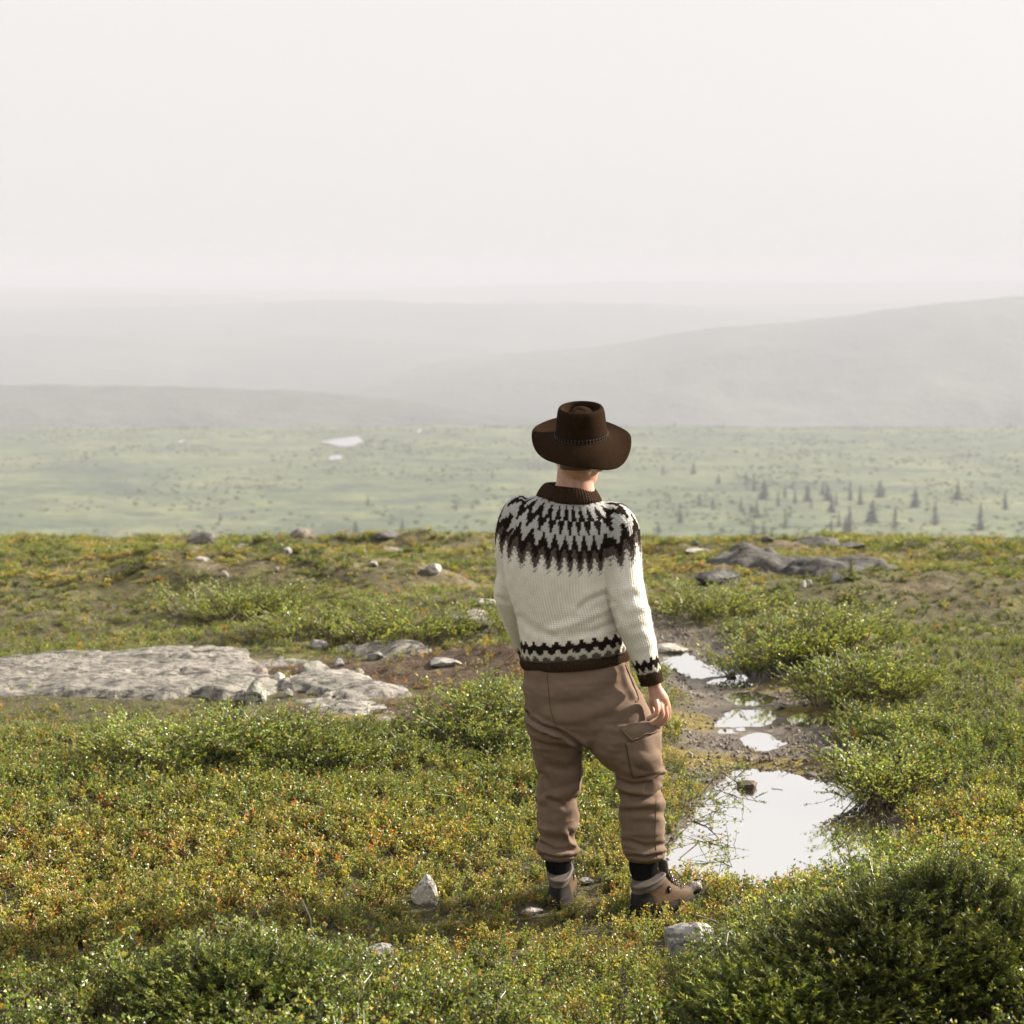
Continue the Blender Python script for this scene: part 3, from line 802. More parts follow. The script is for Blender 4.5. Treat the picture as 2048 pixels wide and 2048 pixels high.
# candidate spots over the plateau in view (and a step beyond it on both sides)
def spots(y0, y1, dens, seed):
    r = np.random.default_rng(seed); W = 0.34 * y1 + 0.9
    n = int(dens * 2 * W * (y1 - y0))
    x = r.uniform(-W, W, n); y = r.uniform(y0, y1, n)
    k = np.abs(x) < 0.34 * y + 0.9
    return x[k], y[k]
bands = [(3.7, 5.6, 620), (5.6, 9.2, 680), (9.2, 12.5, 300), (12.5, 17, 200), (17, 28, 120)]
xs, ys = [np.concatenate(q) for q in zip(*[spots(a, b, d, 100 + i) for i, (a, b, d) in enumerate(bands)])]
zs = g(xs, ys)
px, py = project(np.stack([xs, ys, zs], 1))
rv = np.random.default_rng(5)
u1, u2, u3 = rv.random(len(xs)), rv.random(len(xs)), rv.random(len(xs))
nA = fbm2(xs * 1.6, ys * 1.6, 201, 3); nB = fbm2(xs * .7, ys * .9, 202, 3); nC = fbm2(xs * 3.1, ys * 3.1, 203, 3)
def at_attr(arrfn): return arrfn
sdp = poly_sd(xs, ys, POND); trk = line_d(xs, ys, TRACK)
pud = np.full(len(xs), -9.0)
for p_ in PUDW: pud = np.maximum(pud, poly_sd(xs, ys, p_))
slab = np.full(len(xs), -9.0)
for p_ in (SLAB_A, SLAB_B, SLAB_C, SLAB_D): slab = np.maximum(slab, poly_sd(xs, ys, p_))
slab = slab + 0.08 * nC
outc = poly_sd(xs, ys, OUTC) + 0.15 * nC
heath = np.zeros(len(xs)); moss = np.zeros(len(xs))
for hx_, hy_, rx, ry in HEATH:
    hx, hy = Gb(hx_, hy_); heath = np.maximum(heath, np.exp(-(((xs - hx) / rx) ** 2 + ((ys - hy) / ry) ** 2) * 1.2))
for hx_, hy_, rx, ry in MOSS:
    hx, hy = Gb(hx_, hy_); moss = np.maximum(moss, np.exp(-(((xs - hx) / rx) ** 2 + ((ys - hy) / ry) ** 2) * 1.1))
mud = np.maximum(np.maximum(1 - sstep(0.24, 0.55, trk + .12 * nC), sstep(-.06, -.02, sdp)), sstep(-.14, -.03, pud))
far = sstep(11, 15, ys)
K = {k: i for i, k in enumerate(['skip', 'bg', 'by', 'br', 'birch', 'crow', 'heath', 'moss', 'grass', 'lit'])}
kind = np.full(len(xs), K['bg']); sc = np.ones(len(xs))
# near carpet: greener behind, yellow and red round the man's feet
yel = np.clip(sstep(1570, 1730, py) * (1 - sstep(1895, 1960, py)) + .25 * nA, 0, 1)
kind = np.where(u1 < .27 + .55 * yel, K['by'], kind)
kind = np.where((u1 > .965 - .05 * yel) & (nA > -.15), K['br'], kind)
bir = np.clip(sstep(.02, .3, nB + .45 * np.exp(-(((px - 480) / 330) ** 2 + ((py - 1490) / 90) ** 2)) - .2), 0, 1)
kind = np.where((u2 < bir * .42) & (py < 1660), K['birch'], kind)
kind = np.where((u2 > .90) & (nC > 0), K['lit'], kind)
sc = lerp(.66, .76, 1 - sstep(1560, 1700, py)); sc = np.where((py > 1560) & (py < 1900), .80 + .3 * nA, sc)
lowz = (px < 930) & (py > 1385) & (py < 1600)
sc = np.where(lowz, sc * lerp(.55, 1.0, np.clip((py - 1400) / 160, 0, 1)), sc); kind = np.where(lowz & (kind == K['birch']) & (py < 1480), K['bg'], kind)
# right of the track and foreground: dark crowberry and juniper shoots
right = (px > 1590) & (py < 1560) & (py > 1225)
kind = np.where(right & (u1 < .55), K['crow'], kind)
fg = ((py > 1900 + 25 * nA + .22 * np.abs(px - 560)) & (px < 1150)) | ((px > 1250) & (py > 2075 - (px - 1250) * .75 + 40 * nA) & (py > 1740))
fgl = fg & (px < 1350)
kind = np.where(fg & (u1 < .62), K['crow'], kind); kind = np.where(fg & (u1 >= .62) & (u1 < .74), K['birch'], kind); kind = np.where(fgl & (u1 > .30) & (u1 < .62), np.where(u2 < .5, K['by'], K['bg']), kind); kind = np.where(fg & (u1 > .92), K['lit'], kind)
sc = np.where(fg, .85, sc)
side = (px > 1240) & (py < 1640) & (py > 1380) & (trk < 1.3) & (px < 1560)
kind = np.where(side & (u1 < .5), K['by'], np.where(side & (u1 < .66), K['moss'], np.where(side & (u1 > .9), K['lit'], kind))); sc = np.where(side, .62, sc)
# the far plateau: patches
fp = far > .5
kind = np.where(fp, np.where(nA + .5 * nC > .18, K['crow'], np.where(nB > .12, K['by'], np.where((nB < -.28) & (u1 < .6), K['heath'], K['bg']))), kind)
kind = np.where(fp & (u2 < .14), K['by'], kind); kind = np.where(fp & (u2 > .90), K['heath'], kind); kind = np.where(fp & (u3 < .05), K['grass'], kind)
sc = np.where(fp, lerp(.9, 1.5, sstep(12, 22, ys)) * (1 + .5 * nC), sc)
sc = np.where((ys > 9.2) & (ys < 14) & (trk > .6), sc * np.where(kind == K['birch'], .6, .82), sc)
bare = fbm2(xs * 1.3, ys * 2.2, 95, 4)
kind = np.where(fp & (bare > .36), np.where(u3 < .55, K['skip'], np.where(u3 < .9, K['heath'], K['lit'])), kind)
# heath, moss, mud, rock
hm = heath + .25 * fbm2(xs * 2.3, ys * 2.6, 77, 4) > .38
kind = np.where(hm, np.where(u1 < .58, K['heath'], np.where(u1 < .66, K['by'], np.where(u1 < .8, K['lit'], np.where(u1 < .84, K['br'], K['skip'])))), kind); sc = np.where(hm, .62, sc)
mm = moss + .22 * nC > .42
kind = np.where(mm & (u1 < .7), K['moss'], kind); sc = np.where(mm, .6, sc)
kind = np.where(mud > .4, np.where(u2 < .05, K['lit'], np.where(u2 < .10, K['moss'], K['skip'])), kind)
kind = np.where((sdp > -.05) | (pud > -.04), K['skip'], kind)
kind = np.where((slab > -.03) & ((nC < .16) | (u3 < .35)) & (u2 < .985), K['skip'], kind); sc = np.where(slab > -.15, sc * .75, sc)
kind = np.where((outc > -.05) & ((nC < .1) | (u3 < .5)), K['skip'], kind)
for rx_, ry_, ra, rb in RK:            # nothing grows on a stone, little right before it
    e = np.hypot((xs - rx_) / (ra + .02), (ys - ry_) / (rb + .02))
    kind = np.where((e < 1) | ((np.abs(xs - rx_) < ra * .9) & (ys < ry_) & (ys > ry_ - rb - .10) & (u3 < .85)), K['skip'], kind)
    sc = np.where((np.abs(xs - rx_) < ra + .05) & (ys < ry_) & (ys > ry_ - rb - .30), sc * .65, sc)
# short growth where the man stands
feet = np.exp(-(((xs - .42) / .55) ** 2 + ((ys - 6.5) / .42) ** 2)); sc = sc * (1 - .18 * feet)
for fx, fy in ((.19, 6.64), (.21, 6.74), (.46, 6.53), (.55, 6.60), (.63, 6.66)):
    kind = np.where(np.hypot(xs - fx, ys - fy) < .05, K['skip'], kind)
sc = sc * rv.uniform(.72, 1.28, len(xs))
def put(name, label, keys, protos_by_key):
    protos = []; sel = []; idx = []
    for k in keys:
        pr = protos_by_key[k]; w = np.where(kind == K[k])[0]
        idx.append(len(protos) + rv.integers(0, len(pr), len(w))); sel.append(w); protos += pr
    sel = np.concatenate(sel); idx = np.concatenate(idx)
    P = np.stack([xs[sel], ys[sel], zs[sel] - .006], 1)
    rot = np.stack([rv.normal(0, .14, len(sel)), rv.normal(0, .14, len(sel)), rv.uniform(0, 6.28, len(sel))], 1)
    return scatter(name, label, protos, P, rot, sc[sel], idx, zf=lerp(1.0, .42, sstep(10, 14.5, ys[sel])))
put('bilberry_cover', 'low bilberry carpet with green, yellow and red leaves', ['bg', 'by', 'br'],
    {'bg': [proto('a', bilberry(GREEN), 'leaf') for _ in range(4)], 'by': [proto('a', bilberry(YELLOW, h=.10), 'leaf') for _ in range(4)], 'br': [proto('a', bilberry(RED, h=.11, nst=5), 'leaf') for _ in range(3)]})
put('dwarf_birch_cover', 'knee-low dwarf birch scrub with small round green leaves', ['birch'], {'birch': [proto('a', birchlet(), 'leaf') for _ in range(4)]})
put('crowberry_cover', 'dark green crowberry heath of upright needle shoots', ['crow'], {'crow': [proto('a', crow(), 'needle') for _ in range(4)]})
put('heather_litter', 'low brown heather and dead twigs on the bare soil', ['heath', 'lit'],
    {'heath': [proto('a', bilberry(HEATHP, nst=7, h=.055, spread=.07, per=10, L=.010, W=.005), 'dry') for _ in range(3)], 'lit': [proto('a', litter(), 'dry') for _ in range(4)]})
put('moss_cover', 'yellow moss cushions beside the wet track', ['moss'], {'moss': [proto('a', tuft(60, .022, .0022, MOSSP, .055), 'dry') for _ in range(3)]})
put('dry_grass', 'thin straw-coloured grass tufts on the plateau', ['grass'], {'grass': [proto('a', tuft(16, .16, .0016, [(1, (.36, .30, .15)), (1, (.22, .22, .08))], .03), 'dry') for _ in range(3)]})
# stones and crumbs along the wet track
w = np.where((mud > .3) & (sdp < -.01) & (pud < .0) & (ys < 14))[0]; w = np.concatenate([w, w])
jx = xs[w] + rv.normal(0, .05, len(w)); jy = ys[w] + rv.normal(0, .05, len(w))
scatter('gravel', 'small pebbles and crumbs in the wet muddy track', [proto('a', pebble(), 'dry') for _ in range(4)],
        np.stack([jx, jy, g(jx, jy)], 1), rv.uniform(0, 6.28, (len(w), 3)), rv.uniform(.25, 1.3, len(w)) ** 1.5, rv.integers(0, 4, len(w)))

# ------------------------------------------------------------------ single shrubs, saplings and sticks
def instances(arr, P, rz, sc, tilt=None, cmul=None):
    """many copies of one small plant piece as one real mesh"""
    V, F, C = arr; n = len(P); c, s = np.cos(rz), np.sin(rz)
    W = np.einsum('ij,k->kij', V, np.ones(n)) * np.asarray(sc)[:, None, None]
    x = W[:, :, 0] * c[:, None] - W[:, :, 1] * s[:, None]; y = W[:, :, 0] * s[:, None] + W[:, :, 1] * c[:, None]; z = W[:, :, 2]
    if tilt is not None:
        x = x + z * tilt[:, 0:1]; y = y + z * tilt[:, 1:2]
    W = np.stack([x, y, z], -1) + np.asarray(P)[:, None, :]
    FF = F[None] + (np.arange(n) * len(V))[:, None, None]
    CC = np.repeat(C[None], n, 0) * (1 if cmul is None else np.asarray(cmul)[:, None, None])
    return W.reshape(-1, 3), FF.reshape(-1, 3), CC.reshape(-1, 3)
def joinc(parts):
    V, F, C, off = [], [], [], 0
    for v, f, c in parts: V.append(v); F.append(f + off); C.append(c); off += len(v)
    return np.vstack(V), np.vstack(F), np.vstack(C)
def shrub(name, label, px, py, rx, ry, hgt, n, protos, mat, seed, group=None, cat='shrub', sc=(.8, 1.2)):
    """a rounded bush: shoots over a dome, branches inside"""
    r = np.random.default_rng(seed); gx, gy, gz = G(px, py)
    o = empty(name, (gx, gy, gz - .02), label, cat, group)
    a = r.uniform(0, 6.28, n); q = np.sqrt(r.random(n)); lx, ly = np.cos(a) * q * rx, np.sin(a) * q * ry
    dome = np.sqrt(np.clip(1 - q * q, 0, 1)) * (1 + .9 * fbm2(lx / rx * 2.5 + seed, ly / ry * 2.5, seed, 3))
    gl = g(gx + lx, gy + ly) - gz + .02
    z = gl + hgt * dome * r.uniform(.35, 1.0, n)
    parts = []
    for i, ar in enumerate(protos):
        k = np.arange(n) % len(protos) == i
        tl = np.stack([lx[k] / rx, ly[k] / ry], 1) * .8 + r.normal(0, .25, (k.sum(), 2))
        parts.append(instances(ar, np.stack([lx[k], ly[k], z[k]], 1), r.uniform(0, 6.28, k.sum()), r.uniform(*sc, k.sum()), tl, r.uniform(.7, 1.25, k.sum())))
    V, F, C = joinc(parts); me = mesh_np('foliage', V, F, False); set_col(me, C); link('foliage', me, mat, o)
    b = PB_()
    for _ in range(26):
        a = r.uniform(0, 6.28); q = r.uniform(.3, .95); e = np.array([math.cos(a) * rx * q, math.sin(a) * ry * q, hgt * r.uniform(.5, 1.05) * math.sqrt(1 - q * q * .8) + .03])
        m1 = e * .4 + r.normal(0, .02, 3); m2 = e * .72 + r.normal(0, .02, 3)
        b.strip([(0, 0, 0), m1, m2, e], .006, (.16, .12, .09))
    V, F, C = b.arrays(); me = mesh_np('branches', V, F, False); set_col(me, C); link('branches', me, 'dry', o)
    return o
JUN = [crow(6, .12, .05, 26, .015, .0042, [(3, (.050, .078, .018)), (3, (.085, .118, .028)), (2, (.15, .175, .042)), (.8, (.16, .09, .04))]) for _ in range(3)]
JUN_SHADED = [(v_, f_, c_ * (.50, .50, .46)) for v_, f_, c_ in JUN]  # darker copy of the shoots: the bush's own shade put into their colour
BIR = [birchlet(2, .15, .09, 5, 7) for _ in range(3)]
shrub('juniper_shrub', 'dense dark juniper bush filling the lower right corner', 1720, 1990, .25, .22, .15, 520, JUN_SHADED, 'needle', 1)
shrub('juniper_shrub', 'juniper bush at the right edge of the foreground', 1880, 1930, .30, .24, .14, 480, JUN_SHADED, 'needle', 2)
shrub('juniper_shrub', 'small juniper clump in front of the corner juniper', 1580, 2050, .22, .14, .06, 260, JUN, 'needle', 3)
shrub('juniper_shrub', 'low juniper clump at the bottom left edge', 470, 2015, .26, .16, .05, 200, JUN, 'needle', 4)
shrub('dwarf_birch_shrub', 'dwarf birch bush with dark twigs at the left below the slab', 580, 1530, .42, .22, .05, 100, BIR, 'leaf', 5)
shrub('dwarf_birch_shrub', 'leafy dwarf birch bush at the left photo edge', 390, 1540, .4, .24, .05, 100, BIR, 'leaf', 6)
shrub('dwarf_birch_shrub', 'dwarf birch bush by the left hip of the man', 985, 1465, .30, .24, .05, 70, BIR, 'leaf', 7)
shrub('dwarf_birch_shrub', 'bright dwarf birch overhanging the right shore of the pond', 1760, 1610, .13, .16, .10, 60, BIR, 'leaf', 8)
shrub('dwarf_birch_shrub', 'dark green scrub mound on the right bank of the track', 1610, 1312, .5, .22, .04, 140, BIR, 'leaf', 9)
shrub('dwarf_birch_shrub', 'dwarf birch at the right edge above the pond', 1730, 1400, .3, .22, .08, 120, BIR, 'leaf', 10)
shrub('dwarf_birch_shrub', 'leafy bush left of the middle plateau', 480, 1235, .5, .3, .05, 110, BIR, 'leaf', 12)
shrub('dwarf_birch_shrub', 'long dark bush row behind the thin bedrock strip', 800, 1280, .9, .24, .04, 120, BIR, 'leaf', 13)
shrub('dwarf_birch_shrub', 'bush right of the sweater cuff above the track', 1420, 1230, .55, .25, .03, 80, BIR, 'leaf', 14)

def creeping_branch(label, pts, z0, n, seed):
    """a leafy birch branch reaching low over the water"""
    r = np.random.default_rng(seed); W = []
    for i, (a, b_) in enumerate(pts):
        q = ray(a, b_); yv = (CAMZ - z0) / (-q[2] / q[1]); W.append((q[0] / q[1] * yv, yv, z0 + .02 + .03 * math.sin(i * 1.3)))
    W = np.array(W); o = empty('birch_branch', W[0], label, 'branch'); W = W - W[0]
    b = PB_(); b.strip(W, .0035, (.05, .04, .035)); tips = []
    for k in range(n):
        i = r.integers(0, len(W) - 1); p0 = lerp(W[i], W[i + 1], r.random()); d = r.normal(0, 1, 3) * (.07, .07, .03) + (0, 0, .015)
        b.strip([p0, p0 + d * .5 + r.normal(0, .006, 3), p0 + d], .0016, (.05, .04, .035)); tips.append((p0, d))
    V, F, C = b.arrays(); me = mesh_np('twigs', V, F, False); set_col(me, C); link('twigs', me, 'dry', o)
    b = PB_()
    for p0, d in tips:
        for _ in range(6):
            p = p0 + d * r.uniform(.2, 1.05); t2 = r.uniform(0, 6.28); dd = unit(np.array([math.cos(t2), math.sin(t2), r.uniform(-.2, .9)]))
            b.leaf(p, dd, unit(np.cross(dd, r.normal(size=3))), .014 * r.uniform(.7, 1.2), .011, pick(BIRCH))
    V, F, C = b.arrays(); me = mesh_np('leaves', V, F, False); set_col(me, C); link('leaves', me, 'leaf', o)
creeping_branch('leafy branch reaching over the pond toward the round stone', [(1400, 1600), (1432, 1572), (1460, 1552), (1495, 1535), (1512, 1528)], POND_Z, 22, 1)
creeping_branch('second leafy branch low over the pond below the round stone', [(1395, 1575), (1440, 1562), (1475, 1580), (1512, 1602)], POND_Z, 18, 2)
creeping_branch('dense leafy branch along the left shore of the pond', [(1350, 1640), (1390, 1620), (1420, 1612), (1450, 1614)], POND_Z, 26, 3)
creeping_branch('thin forked branch standing in the shallow left water', [(1345, 1690), (1385, 1665), (1412, 1668), (1442, 1680), (1470, 1692)], POND_Z, 20, 4)
creeping_branch('sparse twig dipping into the near left corner of the pond', [(1360, 1725), (1400, 1705), (1445, 1708), (1465, 1735)], POND_Z, 18, 5)
creeping_branch('leafy branch hanging over the water from the right edge', [(1712, 1570), (1690, 1575), (1668, 1568), (1655, 1572)], POND_Z, 16, 6)
creeping_branch('lower branch reaching in from the right pond edge', [(1712, 1640), (1695, 1655), (1680, 1680), (1672, 1668)], POND_Z, 14, 7)
def dead_stick(label, pts, rad, seed, lift=.012):
    r = np.random.default_rng(seed); W = np.array([G(a, b_) for a, b_ in pts]) + (0, 0, lift)
    W[1:-1] += r.normal(0, .006, (len(W) - 2, 3)); o0 = W[0].copy()
    n = 12; tt = np.linspace(0, len(W) - 1, n); W = np.stack([np.interp(tt, range(len(W)), W[:, i]) for i in range(3)], 1)
    V, F = tube_np(W - o0, np.linspace(rad, rad * .4, n), 6)
    me = clean_mesh('dead_stick', V, F); set_col(me, np.tile((.30, .27, .235), (len(V), 1)))
    o = link('dead_stick', me, 'dry', label=label, cat='stick'); o.location = o0
dead_stick('bleached curved stick at the bottom left corner', [(395, 1960), (420, 2005), (440, 2030), (462, 2045)], .004, 1, .06)
dead_stick('thin grey twig above the flat stone at the lower left', [(605, 1842), (622, 1880), (632, 1915), (640, 1930)], .0035, 2, .08)
dead_stick('forked pale twig on the grey foreground rock', [(1455, 1800), (1470, 1832), (1478, 1836), (1488, 1815)], .004, 3, .05)
dead_stick('bare grey branch lying before the juniper', [(1390, 1870), (1430, 1885), (1460, 1900), (1490, 1915)], .004, 4, .07)
dead_stick('pale twig beside the angular stone on the heath', [(838, 1452), (852, 1446), (872, 1448), (884, 1442)], .006, 5)
dead_stick('long dry stem in the heath right of the angular stone', [(935, 1430), (960, 1452), (985, 1462)], .004, 6)
dead_stick('thin stick lying on the pond water near its middle', [(1545, 1540), (1556, 1548), (1566, 1546)], .004, 7, .1)
dead_stick('twisted stem in the dark lower right juniper', [(1520, 1985), (1540, 2010), (1580, 2020)], .004, 8, .12)

# ------------------------------------------------------------------ trees
def conifer(h, rad, seed, tiers=15, pal=((.030, .050, .026), (.042, .066, .032), (.052, .076, .036))):
    r = np.random.default_rng(seed); b = PB_()
    for i in range(tiers):
        q = .08 + .92 * i / tiers; zc = h * q; rr = rad * (1 - q) ** .75 * r.uniform(.75, 1.15) + rad * .08
        for k in range(max(4, int(11 * (1 - q * .6)))):
            a = r.uniform(0, 6.28); d = np.array([math.cos(a), math.sin(a), -.25]); L = rr * r.uniform(.6, 1.15)
            c = tuple(np.array(pal[r.integers(len(pal))]) * r.uniform(.8, 1.25)); p = np.array([0, 0, zc])
            s_ = np.array([-math.sin(a), math.cos(a), 0]) * L * .34; up = np.array([0, 0, h * .035])
            e = p + d * L
            b.tri(p + up, p + d * L * .6 + s_, e, c); b.tri(p + up, e, p + d * L * .6 - s_, c)
            b.tri(p + d * L * .25, p + d * L * .7 + s_ * .5 - up, e - up * 1.6, c)
    return b.arrays()
def trunk_mesh(h, r0):
    V, F = tube_np([(0, 0, -.3), (0, 0, h * .3), (0.02 * h * .2, 0, h * .7), (0, 0, h * .98)], [r0 * 1.2, r0, r0 * .6, r0 * .12], 6)
    me = clean_mesh('trunk', V, F); set_col(me, np.tile((.09, .07, .055), (len(V), 1))); me.materials.append(MAT['far_leaf']); return me
TREEP = []
for i in range(6):
    h = [6.5, 5.2, 7.5, 4.2, 5.8, 3.4][i]; rd = [1.0, 1.15, 1.05, 1.1, .9, 1.0][i]
    a = conifer(h, rd, 40 + i); me = mesh_np('crown', a[0], a[1], False); set_col(me, a[2]); me.materials.append(MAT['far_leaf'])
    TREEP.append((h, me, trunk_mesh(h, .11)))
def valley_hit(px, py):
    r = ray(px, py); y = np.arange(430, 1640, 1.0); zz = zv(r[0] * y / r[1], y); k = np.argmax(CAMZ + r[2] * y / r[1] <= zz)
    return r[0] * y[k] / r[1], y[k], zz[k]
def valley_tree(px, top, bot, label, group):
    x, y, z = valley_hit(px, bot); hh = (bot - top) / FPX * y * 1.05
    i = (int(px * 7 + bot * 3)) % 6; h, cm, tm = TREEP[i]
    o = empty('spruce_tree', (x, y, z - .1), label, 'tree', group); s = hh / h
    s *= 1.02; o.scale = (s * 1.45, s * 1.45, s); o.rotation_euler = (0, 0, (px * 1.7) % 6.28)
    for nm, m in (('crown', cm), ('trunk', tm)):
        q = bpy.data.objects.new(nm, m); COL.objects.link(q); q.parent = o
for px, top, bot, lab in [(820, 884, 906, 'lone dark spruce right of the wide white tarn'), (736, 988, 1012, 'stocky spruce low in the valley left of the man'),
                          (711, 1040, 1066, 'tall spruce standing just behind the plateau edge at the left'), (441, 1026, 1042, 'small spruce low in the valley at the far left'),
                          (805, 1035, 1060, 'blurred spruce above the long brown-topped rock'), (985, 938, 957, 'spruce left of the hat brim in mid valley'),
                          (945, 1004, 1018, 'small spruce beside the left shoulder'), (912, 1000, 1022, 'spruce left of the left shoulder, taller of two'),
                          (1326, 928, 950, 'stout spruce right of the hat brim in mid valley'), (1387, 922, 948, 'slim spruce right of the hat, high in the valley'),
                          (1360, 1008, 1046, 'tall spruce right of the right shoulder'), (1425, 994, 1014, 'stout spruce in the valley centre right'),
                          (1399, 986, 1012, 'thin spruce left of the stout centre right one'), (1317, 1044, 1066, 'spruce low beside the right shoulder near the skyline')]:
    valley_tree(px, top, bot, lab, 'spruces scattered through the valley')
GR = [(1482, 994, 1022), (1492, 944, 972), (1508, 944, 982), (1527, 958, 1000), (1513, 1000, 1036), (1503, 1008, 1028), (1556, 980, 1012), (1570, 966, 996), (1590, 978, 1008), (1615, 966, 1004), (1622, 992, 1016),
      (1570, 1018, 1058), (1580, 1010, 1036), (1645, 964, 990), (1655, 970, 1002), (1663, 990, 1026), (1672, 984, 1010), (1662, 1034, 1064), (1678, 1022, 1050), (1690, 1030, 1066), (1698, 1010, 1068), (1700, 960, 1000), (1507, 1040, 1070), (1527, 1048, 1074),
      (1437, 948, 968), (1316, 996, 1018), (1720, 970, 1010), (1745, 1000, 1046), (1760, 960, 995), (1790, 1010, 1058), (1830, 975, 1015), (1870, 1000, 1050), (1915, 960, 1000), (1960, 1005, 1060), (2010, 980, 1020)]
ONES = 'first second third fourth fifth sixth seventh eighth ninth tenth eleventh twelfth thirteenth fourteenth fifteenth sixteenth seventeenth eighteenth nineteenth'.split()
def ordinal(n):
    if n < 20: return ONES[n - 1]
    return {2: 'twentieth', 3: 'thirtieth'}[n // 10] if n % 10 == 0 else {2: 'twenty-', 3: 'thirty-'}[n // 10] + ONES[n % 10 - 1]
for i, (px, top, bot) in enumerate(sorted(GR)):
    valley_tree(px, top, bot, 'hazy spruce, %s from the left in the loose stand right of the man' % ordinal(i + 1), 'loose spruce stand on the right side of the valley')
for i, k in enumerate(sorted(range(26), key=lambda k: (k * 97.3) % 1080)):
    px = 960 + (k * 97.3) % 1080; bot = 851 + (k * 7) % 6; hp = 6 + (k * 5) % 7
    valley_tree(px, bot - hp, bot, 'tiny faint tree on the far valley brow, %s from the left' % ordinal(i + 1), 'faint trees along the far valley brow')
# low scrub on the valley side
rr = np.random.default_rng(77); n = 23000
yy = np.sqrt(rr.uniform(430 ** 2, 1560 ** 2, n)); xx = rr.uniform(-1, 1, n) * (.32 * yy + 20)
dn = fbm2(xx / 45, yy / 90, 15, 4); k = (dn > rr.uniform(-.30, .42, n)); xx, yy = xx[k], yy[k]
ok = np.ones(len(xx), bool)
for x, y, sx, sy_, z0 in TW: ok &= np.hypot((xx - x) / (sx * 1.15), (yy - y) / (sy_ * 1.3)) > 1
xx, yy = xx[ok], yy[ok]
def bush_proto(seed, pal):
    r = np.random.default_rng(seed); b = PB_()
    for _ in range(70):
        d = r.normal(size=3); d /= np.linalg.norm(d); d[2] = abs(d[2]); p = d * (1, 1, .62) * r.uniform(.55, 1)
        s1 = unit(np.cross(d, r.normal(size=3))) * .34; s2 = unit(np.cross(d, s1)) * .34; c = tuple(np.array(pal[r.integers(len(pal))]) * r.uniform(.8, 1.2))
        b.tri(p + s1, p - s1 * .6 + s2, p - s1 * .6 - s2, c)
    return b.arrays()
bp = [proto('a', bush_proto(i, [(.044, .072, .028), (.056, .086, .031), (.068, .10, .036)] if i < 3 else [(.09, .12, .042), (.10, .13, .045)]), 'far_leaf') for i in range(5)]
scatter('valley_scrub', 'hazy birch scrub covering the green valley side', bp, np.stack([xx, yy, zv(xx, yy) - .2], 1),
        np.stack([np.zeros(len(xx)), np.zeros(len(xx)), rr.uniform(0, 6.28, len(xx))], 1), rr.uniform(.6, 1.8, len(xx)) ** 1.4 * .66, rr.integers(0, 5, len(xx)))
# saplings on the plateau edge
def sapling(label, px, py, hpx, seed, pal, name='pine_sapling'):
    gx, gy, gz = G(px, py); h = hpx / FPX * gy * 1.05
    a = conifer(h, h * .36, seed, 9, pal); o = empty(name, (gx, gy, gz), label, 'sapling')
    me = mesh_np('crown', a[0], a[1], False); set_col(me, a[2]); link('crown', me, 'far_leaf', o)
    V, F = tube_np([(0, 0, -.02), (0, 0, h * .5), (0, 0, h * .97)], [h * .03, h * .02, h * .005], 5); me = clean_mesh('trunk', V, F); set_col(me, np.tile((.12, .09, .06), (len(V), 1))); link('trunk', me, 'far_leaf', o)
LG = ((.10, .14, .04), (.14, .18, .05), (.18, .20, .07))
sapling('small bright pine sapling on the right skyline', 1543, 1084, 26, 3, LG)
sapling('tiny dark sapling on the skyline right of the man', 1436, 1085, 13, 4, ((.03, .05, .03),))
sapling('light green sapling at the right end of the outcrop', 1702, 1160, 46, 5, LG)
sapling('pale green sapling below the outcrop', 1557, 1180, 18, 6, LG)

# ------------------------------------------------------------------ the man
from mathutils.bvhtree import BVHTree
t = NT('skin')
p = t.obj(); n1 = t.noise(60, 3, .5, p)
c = t.mix(t.ramp(n1, [(.35, (0, 0, 0)), (.7, (1, 1, 1))]), (.44, .235, .165, 1), (.53, .31, .225, 1))
t.pbr(c, .5, t.bump(t.noise(300, 2, .5, p), .15, .002), Subsurface_Weight=.25, Subsurface_Radius=(.012, .005, .003), Subsurface_Scale=1.0)
t = NT('wool')
c = t.attr('Col').outputs['Color']; su = t.attr('st_u').outputs['Fac']; sv = t.attr('st_v').outputs['Fac']
fu = t.math('FRACT', su); fv = t.math('FRACT', t.math('ADD', sv, t.math('MULTIPLY', t.math('ABSOLUTE', t.math('SUBTRACT', fu, .5)), -.9)))
hu = t.math('POWER', t.math('SINE', t.math('MULTIPLY', fu, math.pi)), .6); hv = t.math('POWER', t.math('ABSOLUTE', t.math('SINE', t.math('MULTIPLY', fv, math.pi))), .5)
hgt = t.math('ADD', t.math('MULTIPLY', t.math('MULTIPLY', hu, hv), 1.0), t.math('MULTIPLY', t.noise(420, 3, .6, t.obj()), .5))
c = t.mix(.55, c, t.ramp(t.noise(900, 2, .6, t.obj()), [(.3, (.62, .62, .62)), (.7, (1.25, 1.25, 1.25))]), 'MULTIPLY')
t.pbr(c, .95, t.bump(hgt, .8, .004), Specular_IOR_Level=.08)
t = NT('fuzz')
c = t.attr('Col').outputs['Color']
d = t.n('ShaderNodeBsdfDiffuse', {'Color': c}); tr = t.n('ShaderNodeBsdfTranslucent', {'Color': c})
m_ = t.n('ShaderNodeMixShader', {0: .5, 1: d.outputs[0], 2: tr.outputs[0]}); t.nt.links.new(m_.outputs[0], t.out.inputs['Surface'])
t = NT('trouser_cloth')
p = t.obj(); n1 = t.noise(7, 3, .5, p); n2 = t.noise(520, 3, .6, p)
c = t.mix(t.ramp(n1, [(.3, (0, 0, 0)), (.7, (1, 1, 1))]), (.160, .112, .083, 1), (.200, .143, .108, 1))
